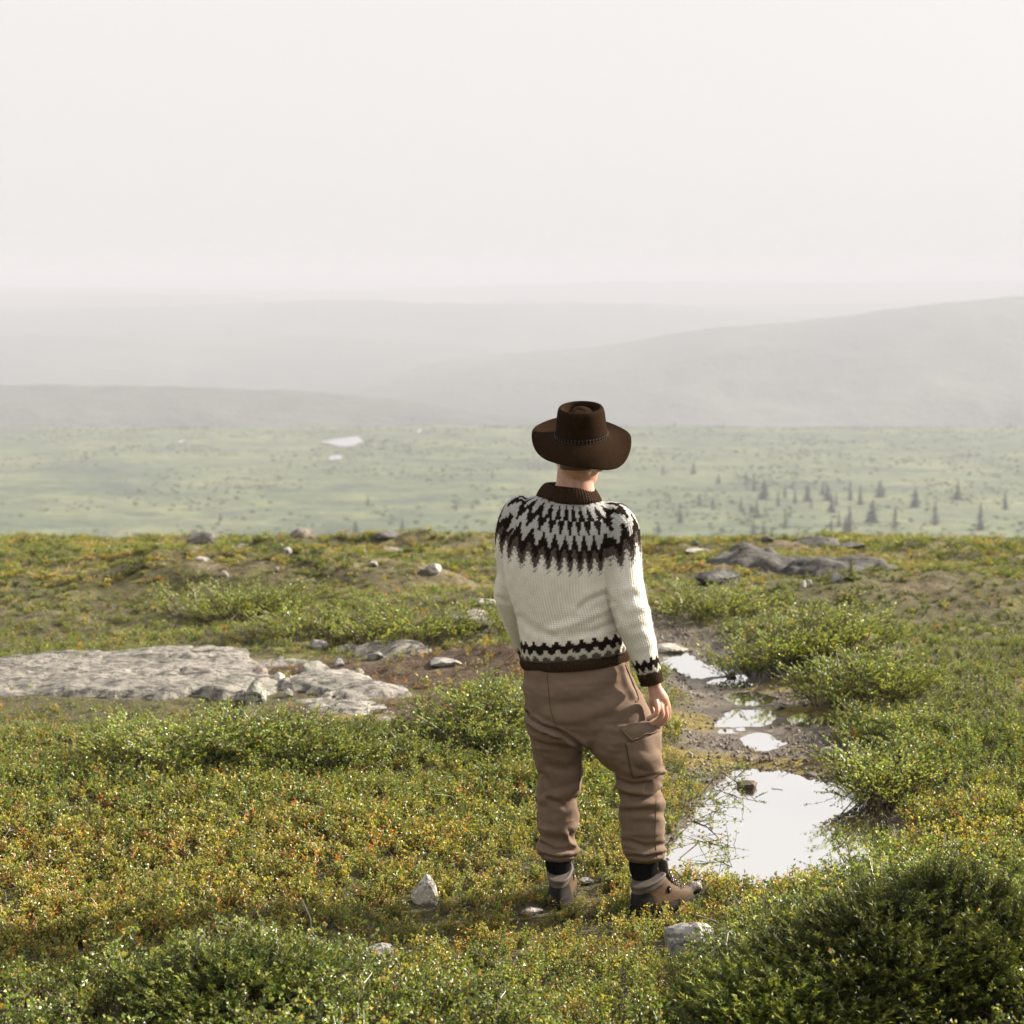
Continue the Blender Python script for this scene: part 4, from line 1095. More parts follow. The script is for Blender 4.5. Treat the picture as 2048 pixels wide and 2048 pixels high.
c = t.mix(.5, c, t.ramp(n2, [(.3, (.7, .7, .7)), (.7, (1.25, 1.25, 1.25))]), 'MULTIPLY')
t.pbr(c, .92, t.bump(n2, .35, .003), Specular_IOR_Level=.08)
t = NT('felt')
p = t.obj(); n2 = t.noise(260, 4, .65, p)
c = t.mix(t.ramp(n2, [(.35, (0, 0, 0)), (.7, (1, 1, 1))]), (.008, .0040, .0017, 1), (.033, .0172, .0078, 1))
t.pbr(c, .9, t.bump(n2, .4, .003), Specular_IOR_Level=.03)
def flat_mat(name, col, rough, scale=200, amt=.25, **kw):
    t = NT(name); n2 = t.noise(scale, 3, .6, t.obj())
    t.pbr(t.mix(.7, (*col, 1), t.ramp(n2, [(.3, (1 - amt,) * 3), (.7, (1 + amt,) * 3)]), 'MULTIPLY'), rough, t.bump(n2, .2, .002), **kw)
flat_mat('sock_knit', (.006, .006, .0065), .95, Specular_IOR_Level=.05); flat_mat('lace', (.05, .035, .025), .7); flat_mat('metal', (.55, .53, .5), .3, Metallic=1.0)
flat_mat('sole', (.016, .014, .013), .85, Specular_IOR_Level=.15); flat_mat('hair', (.085, .055, .030), .8, 500, .5); flat_mat('stitch', (.24, .22, .19), .9); flat_mat('band', (.010, .006, .004), .95, Specular_IOR_Level=.05)
flat_mat('eye', (.5, .48, .45), .2); flat_mat('lips', (.42, .17, .13), .5)
t = NT('boot_leather'); c = t.attr('Col').outputs['Color']; n2 = t.noise(150, 4, .6, t.obj())
t.pbr(t.mix(.6, c, t.ramp(n2, [(.3, (.65, .65, .65)), (.7, (1.3, 1.3, 1.3))]), 'MULTIPLY'), .68, t.bump(n2, .4, .003), Specular_IOR_Level=.2)

def spline(A, m=5):
    """Catmull-Rom through rows of numbers"""
    A = np.asarray(A, float); out = []
    for i in range(len(A) - 1):
        p0, p1, p2, p3 = A[max(i - 1, 0)], A[i], A[i + 1], A[min(i + 2, len(A) - 1)]
        for q in np.arange(m) / m:
            out.append(.5 * (2 * p1 + (p2 - p0) * q + (2 * p0 - 5 * p1 + 4 * p2 - p3) * q * q + (3 * p1 - p0 - 3 * p2 + p3) * q ** 3))
    out.append(A[-1]); return np.array(out)
def loft(sec, n=40, pw=2.3, m=5, cap=True):
    """sec rows: centre xyz, half-width vector, half-depth vector"""
    S = spline(np.array([np.concatenate(s) for s in sec]), m); a = np.linspace(0, 2 * math.pi, n, endpoint=False)
    ca = np.sign(np.cos(a)) * np.abs(np.cos(a)) ** (2 / pw); sa = np.sign(np.sin(a)) * np.abs(np.sin(a)) ** (2 / pw)
    V = np.vstack([s[:3] + ca[:, None] * s[3:6] + sa[:, None] * s[6:9] for s in S]); F = []
    for k in range(len(S) - 1):
        for j in range(n): F.append((k * n + j, k * n + (j + 1) % n, (k + 1) * n + (j + 1) % n, (k + 1) * n + j))
    if cap:
        V = np.vstack([V, S[:1, :3], S[-1:, :3]]); L = (len(S) - 1) * n
        for j in range(n):
            F.append((len(V) - 2, (j + 1) % n, j, j)); F.append((len(V) - 1, L + j, L + (j + 1) % n, L + (j + 1) % n))
    return V, np.array(F)
def sect(lx, ly, rx, ry, Y, dr, dYr=0.0):
    """section from its left and right outline in the photo, at depth Y, half-depth dr"""
    L = np.array(Q(lx, ly, Y)); Rr = np.array(Q(rx, ry, Y - dYr)); c = (L + Rr) / 2; a = (Rr - L) / 2
    return (c, a, np.array([0, dr, 0.0]))
def limb(rows, sgn=1):
    """rows: centre px, py, Y, half-width in px, depth ratio -> sections across the limb axis"""
    C = np.array([Q(r[0], r[1], r[2]) for r in rows]); T = np.gradient(C, axis=0); out = []
    for r, c, tt in zip(rows, C, T):
        k = r[2] / FPX; tt = unit(tt); b = np.array([0, 1.0, 0]); b = unit(b - tt * (b @ tt)); a = unit(np.cross(tt, b)) * sgn
        out.append((c, a * r[3] * k, b * r[3] * k * r[4]))
    return out
def remesh(name, parts, voxel, smooth=2):
    V, F = merge(parts); me = clean_mesh(name, V, F); o = bpy.data.objects.new(name, me); COL.objects.link(o)
    md = o.modifiers.new('r', 'REMESH'); md.mode = 'VOXEL'; md.voxel_size = voxel
    if smooth:
        ms = o.modifiers.new('s', 'SMOOTH'); ms.factor = .6; ms.iterations = smooth
    dg = bpy.context.evaluated_depsgraph_get(); dg.update()
    out = bpy.data.meshes.new_from_object(o.evaluated_get(dg)); bpy.data.objects.remove(o); bpy.data.meshes.remove(me)
    out.name = name; out.polygons.foreach_set('use_smooth', [True] * len(out.polygons))
    return out
def getv(me):
    V = np.empty(len(me.vertices) * 3, np.float32); me.vertices.foreach_get('co', V)
    N = np.empty(len(me.vertices) * 3, np.float32); me.vertices.foreach_get('normal', N)
    return V.reshape(-1, 3).astype(float), N.reshape(-1, 3).astype(float)
def setv(me, V):
    me.vertices.foreach_set('co', np.asarray(V, np.float32).ravel()); me.update()
def fold(V, N, lines):
    """cloth folds: each line in photo positions pushes the cloth in (negative) or out along its course"""
    qx, qy = project(V); D = np.zeros(len(V)); face = sstep(-.15, .25, -N[:, 1])
    for pts, w, amp in lines:
        d = line_d(qx, qy, pts); L = sum(math.hypot(b[0] - a[0], b[1] - a[1]) for a, b in zip(pts[:-1], pts[1:]))
        D += amp * np.exp(-(d / w) ** 2) - .45 * amp * np.exp(-((d - 1.7 * w) / w) ** 2)
    return V + N * (D * face)[:, None]

YT = 6.56
man = empty('person', (0.42, 6.56, -0.02), 'man seen from behind in a brown hat, patterned wool sweater and brown cargo trousers', 'person')
def mlink(name, me, mat, parent=None, label=None):
    """part of the man: mesh is in world coordinates, stored relative to its parent"""
    o = link(name, me, mat, parent or man)
    off = Vector(man.location)
    if parent is None: me.transform(Matrix.Translation(-off))
    else: me.transform(Matrix.Translation(-off))
    if label: o['label'] = label
    return o

# --- sections
TORSO = [sect(1050, 1328, 1254, 1308, YT, .118), sect(1043, 1312, 1252, 1297, YT, .128), sect(1041, 1290, 1251, 1278, YT, .130), sect(1036, 1250, 1243, 1246, YT, .128), sect(1026, 1210, 1236, 1208, YT, .128),
         sect(1014, 1165, 1234, 1165, YT, .131), sect(1006, 1120, 1238, 1120, YT, .132), sect(1006, 1085, 1242, 1086, YT, .128), sect(1012, 1050, 1252, 1054, YT, .118),
         sect(1024, 1024, 1246, 1030, YT, .10), sect(1044, 1004, 1230, 1014, YT, .086), sect(1070, 993, 1206, 1003, YT, .078), sect(1084, 990, 1194, 998, YT, .070)]
ARM_R = [(1206, 1026, 6.55, 26, .95), (1228, 1034, 6.54, 34, .98), (1240, 1058, 6.53, 38, .98), (1246, 1095, 6.51, 37, 1.0), (1249, 1140, 6.49, 35.5, 1.0), (1253, 1175, 6.47, 36, 1.0), (1258, 1205, 6.46, 36.5, 1.0), (1267, 1244, 6.45, 36, .98),
         (1276, 1270, 6.45, 33.5, .95), (1283, 1292, 6.45, 31, .95), (1291, 1320, 6.45, 28, .95), (1299, 1346, 6.45, 25, .95), (1304, 1366, 6.45, 21.5, .95)]
ARM_L = [(1058, 1014, 6.56, 26, .95), (1040, 1024, 6.57, 32, 1.0), (1027, 1050, 6.58, 33, 1.0), (1021, 1089, 6.59, 32, 1.0), (1025, 1139, 6.61, 31, 1.0), (1020, 1167, 6.62, 31, 1.0), (1018, 1190, 6.63, 30, 1.0), (1024, 1214, 6.65, 28, 1.0),
         (1031, 1238, 6.67, 26, .95), (1040, 1262, 6.70, 25, .95), (1049, 1285, 6.73, 23, .95), (1058, 1304, 6.76, 21, .95), (1065, 1318, 6.78, 19, .95)]
HIPS = [sect(1054, 1296, 1248, 1292, YT, .112), sect(1048, 1335, 1258, 1330, YT, .122), sect(1046, 1370, 1272, 1366, YT, .134), sect(1048, 1400, 1288, 1398, YT, .140), sect(1049, 1428, 1304, 1426, YT, .138),
        sect(1052, 1450, 1320, 1448, YT, .130), sect(1058, 1470, 1323, 1468, YT, .115), sect(1082, 1484, 1312, 1482, YT, .085)]
def leg(rows, Y, r0=.95):
    return [sect(l, y, r, y, Y + dy, (r - l) / 2 * Y / FPX * k) for l, r, y, dy, k in rows]
LEG_L = leg([(1060, 1160, 1440, 0, 1.1), (1056, 1166, 1466, 0, 1.1), (1061, 1167, 1490, 0, 1.05), (1067, 1167, 1511, .01, 1.05), (1075, 1165, 1545, .015, 1.0), (1072, 1161, 1575, .02, 1.0), (1073, 1155, 1603, .02, 1.0),
             (1074, 1158, 1632, .02, 1.0), (1075, 1156, 1655, .02, 1.0), (1078, 1151, 1680, .02, 1.0), (1071, 1158, 1697, .02, 1.0), (1078, 1156, 1708, .02, .98), (1087, 1146, 1716, .02, .98)], 6.60)
LEG_R = leg([(1180, 1316, 1440, 0, 1.05), (1174, 1322, 1470, 0, 1.0), (1180, 1322, 1492, -.005, 1.0), (1194, 1325, 1514, -.01, 1.0), (1212, 1329, 1532, -.01, 1.0), (1229, 1329, 1548, -.01, 1.0), (1231, 1323, 1566, -.01, 1.0), (1237, 1325, 1588, -.005, 1.0),
             (1240, 1331, 1604, -.005, 1.0), (1238, 1329, 1622, 0, 1.0), (1240, 1329, 1655, 0, 1.0), (1243, 1328, 1685, 0, 1.0), (1247, 1331, 1703, 0, 1.0), (1252, 1328, 1713, 0, .98), (1258, 1314, 1720, 0, .98)], 6.53)

# --- the body itself: one skin, slimmer than the clothes
def slim(sec, f, tail=None):
    return [(c, a * f, b * f) for c, a, b in sec]
def finger(pts, r0, r1):
    P = [np.array(Q(a, b, y)) for a, b, y in pts]; P = spline(P, 5); return tube_np(P, np.linspace(r0, r1, len(P)), 10)
HC = np.array(Q(1160, 907, 6.555)); HY = -.28          # head centre, yaw (to the right)
hd = np.array([math.sin(-HY), math.cos(-HY), 0]); hr = np.array([math.cos(-HY), -math.sin(-HY), 0])
def H(r_, f_, u_): return HC + hr * r_ + hd * f_ + np.array([0, 0, u_])
hsec = [(H(0, .035, -.125), hr * .030, hd * .030), (H(0, .028, -.11), hr * .050, hd * .062), (H(0, .012, -.08), hr * .062, hd * .085), (H(0, .0, -.04), hr * .069, hd * .096), (H(0, -.004, 0), hr * .073, hd * .100),
        (H(0, -.006, .04), hr * .074, hd * .100), (H(0, -.006, .070), hr * .064, hd * .085), (H(0, -.004, .088), hr * .045, hd * .06), (H(0, 0, .098), hr * .012, hd * .016)]
neck = [sect(1096, 1010, 1196, 1014, 6.555, .070), sect(1104, 985, 1192, 987, 6.55, .064), sect(1112, 965, 1187, 966, 6.55, .060), sect(1114, 945, 1187, 945, 6.555, .060), sect(1118, 915, 1186, 915, 6.56, .062)]
bump_ = lambda c, r_, s: (loft([(np.array(c) + s * -r_ * .98, hr * r_ * .15, hd * r_ * .15), (np.array(c) - s * r_ * .5, hr * r_ * .85, hd * r_ * .85), (np.array(c), hr * r_, hd * r_), (np.array(c) + s * r_ * .5, hr * r_ * .85, hd * r_ * .85), (np.array(c) + s * r_ * .98, hr * r_ * .15, hd * r_ * .15)], 14, 2, 2))
UPV = np.array([0, 0, 1.0])
nose = tube_np([H(0, .094, .012), H(0, .108, -.012), H(0, .118, -.032), H(0, .098, -.042)], [.008, .010, .013, .010], 10)
brow = tube_np([H(-.045, .082, .022), H(0, .098, .024), H(.045, .082, .022)], [.010, .011, .010], 8)
chin = bump_(H(0, .078, -.105), .022, UPV)
ears = []
for s in (1, -.84):
    ears.append(tube_np(spline([H(s * .070, .008, -.010), H(s * .083, .000, -.004), H(s * .098, -.010, -.018), H(s * .096, -.006, -.042), H(s * .080, .006, -.058), H(s * .071, .014, -.062)], 4), .0065, 8))
    ears.append(loft([(H(s * .068, .010, -.03), hd * .010, UPV * .024), (H(s * .078, .004, -.03), hd * .012, UPV * .026), (H(s * .085, -.002, -.03), hd * .006, UPV * .018)], 14, 2, 2))
YH = 6.45
palm = limb([(1306, 1360, YH, 13.5, .85), (1309, 1374, YH, 14, .85), (1314, 1388, YH, 17, .85), (1320, 1400, YH, 18.5, .8), (1323, 1411, YH, 17, .7)])
hand_r = [loft(palm, 20, 2.4, 3),
          finger([(1311, 1400, 6.420), (1314, 1414, 6.408), (1313, 1426, 6.404), (1303, 1434, 6.410), (1293, 1438, 6.420)], .0102, .0078),
          finger([(1318, 1402, 6.432), (1323, 1418, 6.420), (1324, 1432, 6.416), (1314, 1443, 6.422), (1301, 1449, 6.432)], .0112, .0084),
          finger([(1326, 1401, 6.448), (1331, 1418, 6.440), (1332, 1435, 6.438), (1323, 1447, 6.444), (1309, 1452, 6.452)], .0114, .0086),
          finger([(1332, 1398, 6.466), (1337, 1414, 6.462), (1337, 1430, 6.460), (1331, 1443, 6.464), (1320, 1450, 6.470)], .0110, .0084),
          finger([(1310, 1382, 6.470), (1304, 1396, 6.484), (1303, 1412, 6.486), (1307, 1426, 6.480), (1312, 1434, 6.474)], .0120, .0080)]
YL = 6.79
hand_l = [loft(limb([(1067, 1314, YL, 11, .8), (1078, 1330, YL, 13, .7), (1086, 1345, YL, 15, .6), (1090, 1354, YL, 13, .55)]), 18, 2.4, 3)]
for k, dx in enumerate((-11, -4, 4, 11)):
    hand_l.append(finger([(1089 + dx, 1350, YL), (1092 + dx, 1366, YL + .012), (1094 + dx, 1380 + (k in (1, 2)) * 4, YL + .006), (1095 + dx, 1390 + (k in (1, 2)) * 5, YL - .008)], .0085, .0066))
hand_l.append(finger([(1074, 1328, YL), (1072, 1344, YL - .02), (1074, 1358, YL - .03), (1078, 1368, YL - .03)], .0110, .0075))
body = remesh('body', [loft(hsec, 32, 2.1, 4), loft(neck, 28, 2.1, 4), nose, brow, chin] + ears + [loft(slim(TORSO, .80), 32), loft(slim(limb(ARM_R[1:]), .62), 18), loft(slim(limb(ARM_L[1:]), .62), 18)] + hand_r + hand_l
              + [loft(slim(HIPS, .84), 28), loft(slim(LEG_L, .70), 20), loft(slim(LEG_R, .66), 20),
                 tube_np([np.array(Q(1116, 1700, 6.62)), np.array(Q(1117, 1765, 6.63)), np.array(Q(1118, 1785, 6.64))], [.040, .028, .026], 16), tube_np([np.array(Q(1286, 1700, 6.54)), np.array(Q(1288, 1765, 6.55)), np.array(Q(1290, 1785, 6.55))], [.042, .028, .026], 16)], .0042, 2)
mlink('body', body, 'skin')
# eyes, lips and hair of the head
for s in (1, -1):
    V, F = bump_(H(s * .030, .082, .004), .012, UPV); mlink('eye', clean_mesh('eye', V, F), 'eye')
V, F = tube_np([H(-.024, .088, -.066), H(-.010, .098, -.063), H(0, .100, -.064), H(.010, .098, -.063), H(.024, .088, -.066)], [.003, .006, .006, .006, .003], 8); mlink('lips', clean_mesh('lips', V, F), 'lips')
n = 44; rowsz = np.linspace(-.062, .060, 14); Vh = []; a = np.linspace(0, 2 * math.pi, n, endpoint=False)
for z in rowsz:
    ins = np.interp(z, [-.125, -.11, -.08, -.04, 0, .04, .075, .10, .118], [.03, .05, .062, .069, .073, .074, .067, .048, .012]); inf = np.interp(z, [-.125, -.11, -.08, -.04, 0, .04, .075, .10, .118], [.03, .062, .085, .096, .100, .100, .09, .066, .02])
    for q in a:
        fr = math.cos(q); low = max(z, -.055 + .10 * sstep(-.15, .75, fr))       # hairline rises towards the face
        ins2 = np.interp(low, [-.08, -.04, 0, .04, .075, .10, .118], [.062, .069, .073, .074, .067, .048, .012]); inf2 = np.interp(low, [-.08, -.04, 0, .04, .075, .10, .118], [.085, .096, .10, .10, .09, .066, .02])
        e = .0025 + .001 * math.sin(q * 23 + z * 300)
        Vh.append(H(math.sin(q) * (ins2 + e), -.005 + fr * (inf2 + e), low + .002))
Fh = [(k * n + j, k * n + (j + 1) % n, (k + 1) * n + (j + 1) % n, (k + 1) * n + j) for k in range(len(rowsz) - 1) for j in range(n)]
mlink('hair', clean_mesh('hair', np.array(Vh), Fh), 'hair')

# --- sweater
sw = remesh('sweater', [loft(TORSO, 56, 2.35, 6), loft(limb(ARM_R), 36, 2.1, 5), loft(limb(ARM_L), 36, 2.1, 5)], .0050, 6)
V, N = getv(sw)
V = fold(V, N, [([(1208, 1190), (1180, 1200), (1160, 1216)], 7, -.007), ([(1222, 1215), (1190, 1228), (1150, 1246), (1100, 1260)], 8, .006),
                ([(1228, 1245), (1190, 1262), (1140, 1272)], 7, -.006), ([(1040, 1235), (1070, 1262), (1110, 1275)], 8, -.004), ([(1080, 1140), (1086, 1190), (1092, 1240)], 14, .004), ([(1150, 1150), (1140, 1200)], 16, -.004),
                ([(1198, 1110), (1205, 1140), (1210, 1170)], 9, .006), ([(1252, 1196), (1268, 1190), (1288, 1202)], 9, -.0035), ([(1256, 1222), (1280, 1212), (1298, 1224)], 9, .004), ([(1264, 1258), (1285, 1250), (1304, 1262)], 8, -.0035), ([(1276, 1296), (1308, 1284)], 8, .003), ([(996, 1196), (1014, 1204)], 6, -.004)])
V = V + N * (.0035 * fbm3(V * 9, 5, 3))[:, None]
setv(sw, V); V, N = getv(sw)
ring = np.array([np.array(Q(1140, 992, YT)) + (Q(1140 + 57, 996, YT)[0] - Q(1140, 992, YT)[0]) * np.array([math.cos(q), .92 * math.sin(q), 0]) for q in np.linspace(0, 2 * math.pi, 60, endpoint=False)])
ring[:, 2] += np.interp(ring[:, 0], [ring[:, 0].min(), ring[:, 0].max()], [.012, -.004])
vy = np.full(len(V), 9.0)
for q in ring: vy = np.minimum(vy, np.linalg.norm(V - q, axis=1))
vy *= 96                                                   # centimetres from the collar
cx, cyv = ring[:, 0].mean(), ring[:, 1].mean()
tt = np.linspace(-math.pi, math.pi, 721); el = np.hypot(np.diff(.24 * np.cos(tt)), np.diff(.19 * np.sin(tt))); cum = np.concatenate([[0], np.cumsum(el)]); cum /= cum[-1]
ang = np.interp(np.arctan2((V[:, 1] - cyv) / .19, (V[:, 0] - cx) / .24), tt, cum)
armR = np.array([np.array(c) for c, _, _ in limb(ARM_R)]); armL = np.array([np.array(c) for c, _, _ in limb(ARM_L)])
def along(P, A):
    L = np.concatenate([[0], np.cumsum(np.linalg.norm(np.diff(A, axis=0), axis=1))]); best = np.full(len(P), 9.0); s = np.zeros(len(P)); an = np.zeros(len(P))
    for i in range(len(A) - 1):
        d = A[i + 1] - A[i]; q = np.clip(((P - A[i]) @ d) / (d @ d), 0, 1); pr = A[i] + q[:, None] * d; dist = np.linalg.norm(P - pr, axis=1)
        k = dist < best; best[k] = dist[k]; s[k] = L[i] + q[k] * np.linalg.norm(d)
        o_ = (P - pr); an[k] = np.arctan2(o_[k, 1], o_[k, 0])
    return best, s, an, L[-1]
dR, sR, aR, LR = along(V, armR); dL, sL, aL, LL = along(V, armL)
qx, qy = project(V)
tor_half = np.interp(-V[:, 2], [-s[0][2] for s in TORSO[::-1]], [np.linalg.norm(s[1]) for s in TORSO[::-1]]); tor_cx = np.interp(-V[:, 2], [-s[0][2] for s in TORSO[::-1]], [s[0][0] for s in TORSO[::-1]])
inT = np.hypot((V[:, 0] - tor_cx) / tor_half, (V[:, 1] - YT) / .130)
isR = (dR < .076) & (V[:, 0] > cx) & (sR > .09) & (inT > .97); isL = (dL < .072) & (V[:, 0] < cx) & (sL > .09) & (inT > .97)
WHITE = np.array((.90, .86, .78)); GREYW = np.array((.50, .505, .49)); DK = np.array((.017, .010, .007)); BRG = np.array((.105, .085, .073)); LGY = np.array((.40, .40, .385))
Csw = np.tile(WHITE, (len(V), 1))
Nrep = 26; NS = 8
uu = ang * Nrep
wR = sstep(.05, .15, sR) * sstep(.11, .17, V[:, 0] - cx) * (dR < .09); wL = sstep(.05, .15, sL) * sstep(.11, .17, cx - V[:, 0]) * (dL < .09)
dLw = (aL - math.pi + math.pi) % (2 * math.pi) - math.pi; uL = dLw / (2 * math.pi) * 9; uL = np.where(uu > Nrep / 2, Nrep + uL, uL)
uu = lerp(uu, .5 * Nrep + aR / (2 * math.pi) * 9, wR); uu = lerp(uu, uL, wL)
fu = (uu + .12) % 1.0; fq = (np.floor(fu * NS) + .5) / NS; zig = 1 - np.abs(2 * fq - 1)
rows = np.floor(vy / .62) * .62
wv_ = rows - 6.0 * np.clip(rows / 6.0, .4, 1.0) * zig
def band(lo, hi, col):
    k = (wv_ >= lo) & (wv_ < hi); Csw[k] = col
band(-9, -.2, BRG); band(-.2, 2.6, GREYW); band(2.6, 7.2, DK); band(7.2, 12.2, GREYW); band(12.2, 16.8, DK); band(16.8, 20.0, BRG)
k = (wv_ >= 20.0) & (wv_ < 22.0); mixn = rv.random(len(V)); chk = ((np.floor(fu * NS) + np.floor(vy / .62)) % 2 < 1); Csw[k] = np.where(chk[k][:, None], LGY, WHITE)
# hem and cuffs
hemL, hemR = np.array(Q(1046, 1331, YT)), np.array(Q(1257, 1312, YT)); hz = np.interp(V[:, 0], [hemL[0], hemR[0]], [hemL[2], hemR[2]])
hh = (V[:, 2] - hz) * 100; angt = np.arctan2((V[:, 1] - YT) / .13, (V[:, 0] - tor_cx) / tor_half) / (2 * math.pi)
def lowpat(h, u, mask, rib):
    zg = 1 - np.abs(2 * ((np.floor((u % 1.0) * 6) + .5) / 6) - 1); r_ = np.floor(h / .55) * .55; w = r_ - 2.7 * zg
    for lo, hi, col in ((-9, 2.6, BRG), (2.6, 4.6, np.array((.60, .57, .50))), (4.6, 7.9, DK)):
        kk = mask & (w >= lo) & (w < hi) & (h > rib); Csw[kk] = col
    Csw[mask & (h <= rib)] = DK
body_ = ~(isR | isL) & (V[:, 2] < hz + .14)
lowpat(hh, angt * 26 + .3, body_, 2.6)
lowpat((LR - sR) * 100, aR / (2 * math.pi) * 11 + .5, isR & (sR > LR - .13), 3.4)
lowpat((LL - sL) * 100, aL / (2 * math.pi) * 11 + .5, isL & (sL > LL - .13), 3.4)
Csw *= (1 + .10 * fbm3(V * 40, 9, 2))[:, None]
stu = np.where(isR, aR / (2 * math.pi) * 46, np.where(isL, aL / (2 * math.pi) * 46, angt * 120))
stv = np.where(isR | isL, np.where(isR, sR, sL) * 150, V[:, 2] * 150)
set_col(sw, Csw); set_f(sw, stu, 'st_u'); set_f(sw, stv, 'st_v')
rng = np.random.default_rng(8); tri_i = rng.integers(0, len(V), 26000); P0 = V[tri_i]; N0 = N[tri_i]; C0 = np.minimum(Csw[tri_i] * 1.15, .9)
Dv = N0 + rng.normal(0, .8, (len(P0), 3)); Dv /= np.linalg.norm(Dv, axis=1)[:, None]; Sv = np.cross(Dv, rng.normal(size=(len(P0), 3))); Sv /= np.linalg.norm(Sv, axis=1)[:, None]
ln = rng.uniform(.004, .011, (len(P0), 1)); fz = np.stack([P0 + Sv * .00035, P0 - Sv * .00035, P0 + Dv * ln], 1).reshape(-1, 3)
fme = mesh_np('wool_fuzz', fz, np.arange(len(fz)).reshape(-1, 3), False); set_col(fme, np.repeat(C0, 3, 0))
sweater = mlink('sweater', sw, 'wool', label='cream wool sweater with dark zigzag yoke, hem and cuffs')
ff = mlink('wool_fuzz', fme, 'fuzz', sweater); ff['kind'] = 'stuff'
def ribbed(rings, n, ribs, depth):
    """a ribbed knitted ring: rings are (centre, half-width, half-depth, swell)"""
    S = spline(np.array([np.concatenate([np.array(c), a, b]) for c, a, b in rings]), 6); V = []; a_ = np.linspace(0, 2 * math.pi, n, endpoint=False)
    for s in S: V.append(s[:3] + (np.cos(a_) * (1 + depth * np.sin(a_ * ribs)))[:, None] * s[3:6] + (np.sin(a_) * (1 + depth * np.sin(a_ * ribs)))[:, None] * s[6:9])
    F = [(k * n + j, k * n + (j + 1) % n, (k + 1) * n + (j + 1) % n, (k + 1) * n + j) for k in range(len(S) - 1) for j in range(n)]
    me = clean_mesh('rib', np.vstack(V), F); set_col(me, np.tile((.040, .023, .013), (len(me.vertices), 1)))
    aa = np.tile(a_ / (2 * math.pi) * ribs, len(S)); set_f(me, aa, 'st_u'); set_f(me, np.repeat(np.arange(len(S)) * .5, n), 'st_v'); return me
def rg(lx, ly, rx, ry, dr, Y=YT): return sect(lx, ly, rx, ry, Y, dr)
me = ribbed([rg(1078, 1000, 1200, 1006, .086), rg(1073, 992, 1203, 1000, .092), rg(1078, 980, 1198, 989, .088), rg(1087, 969, 1190, 977, .079), rg(1093, 966, 1185, 974, .073), rg(1099, 970, 1181, 977, .067), rg(1101, 985, 1181, 990, .062)], 240, 60, .012)
mlink('collar', me, 'wool', sweater, 'dark brown ribbed collar')
me = ribbed([rg(1045, 1316, 1253, 1299, .1270), rg(1040, 1322, 1257, 1304, .1335), rg(1042, 1332, 1259, 1313, .1330), rg(1047, 1337, 1257, 1319, .128), rg(1054, 1336, 1250, 1318, .120)], 360, 90, .008)
mlink('hem', me, 'wool', sweater, 'dark ribbed hem')
cuf = limb([(1296, 1338, 6.45, 25, .95), (1299.5, 1348, 6.45, 25.5, .95), (1302.5, 1360, 6.45, 23.5, .95), (1304, 1367, 6.45, 21, .95), (1303, 1362, 6.45, 17, .95)])
mlink('cuff', ribbed(cuf, 160, 38, .012), 'wool', sweater, 'dark ribbed cuff')
cuf = limb([(1056, 1300, 6.752, 22, .95), (1060, 1309, 6.768, 22, .95), (1064, 1317, 6.78, 20, .95), (1065, 1319, 6.782, 15, .95)])
mlink('cuff', ribbed(cuf, 160, 38, .012), 'wool', sweater)

# --- trousers
tr_ = remesh('trousers', [loft(HIPS, 52, 2.4, 6), loft(LEG_L, 40, 2.2, 6), loft(LEG_R, 40, 2.2, 6)], .0052, 7)
V, N = getv(tr_)
CREASE = [([(1052, 1425), (1060, 1437), (1084, 1452), (1118, 1464), (1145, 1479), (1166, 1492)], 4.0, -.014), ([(1056, 1440), (1085, 1458), (1110, 1470)], 8, .008), ([(1092, 1470), (1108, 1478)], 5, -.006),
          ([(1125, 1412), (1160, 1404), (1200, 1398), (1240, 1380)], 16, -.0035), ([(1120, 1380), (1170, 1376), (1230, 1352)], 18, .003), ([(1100, 1430), (1150, 1436), (1220, 1416)], 16, .003), ([(1190, 1440), (1230, 1425), (1270, 1400)], 10, -.004),
          ([(1165, 1500), (1155, 1530), (1130, 1540), (1095, 1530)], 9, -.007), ([(1085, 1555), (1092, 1575), (1096, 1588)], 5, .007), ([(1100, 1600), (1130, 1612), (1152, 1600)], 7, -.007), ([(1080, 1600), (1120, 1590), (1155, 1578)], 8, .005),
          ([(1076, 1640), (1110, 1652), (1150, 1640)], 9, -.005), ([(1130, 1665), (1140, 1685), (1155, 1700)], 5, .009), ([(1080, 1688), (1110, 1702), (1150, 1698)], 5, -.009), ([(1082, 1710), (1120, 1716), (1148, 1712)], 3.5, -.006),
          ([(1232, 1562), (1262, 1572), (1300, 1566), (1325, 1550)], 5, -.010), ([(1236, 1572), (1270, 1584), (1300, 1586), (1316, 1572)], 6, .008), ([(1240, 1592), (1270, 1598), (1310, 1594), (1322, 1580)], 5, -.010), ([(1292, 1580), (1300, 1566)], 4, -.007),
          ([(1240, 1612), (1280, 1612), (1325, 1604)], 6, .006), ([(1245, 1624), (1290, 1622), (1326, 1626)], 7, -.005), ([(1250, 1682), (1290, 1694), (1326, 1690)], 5, -.008), ([(1250, 1704), (1290, 1708), (1328, 1700)], 4, .008), ([(1256, 1712), (1290, 1716), (1322, 1710)], 3, -.007),
          ([(1268, 1510), (1290, 1520), (1318, 1512)], 8, .006), ([(1270, 1535), (1300, 1545), (1325, 1535)], 6, -.007), ([(1290, 1475), (1300, 1500), (1318, 1520)], 7, .006), ([(1240, 1500), (1225, 1530), (1234, 1552)], 9, -.004),
          ([(1254, 1332), (1264, 1360), (1275, 1388)], 5, -.005), ([(1244, 1330), (1254, 1362), (1266, 1392)], 6, .004)]
V = fold(V, N, CREASE)
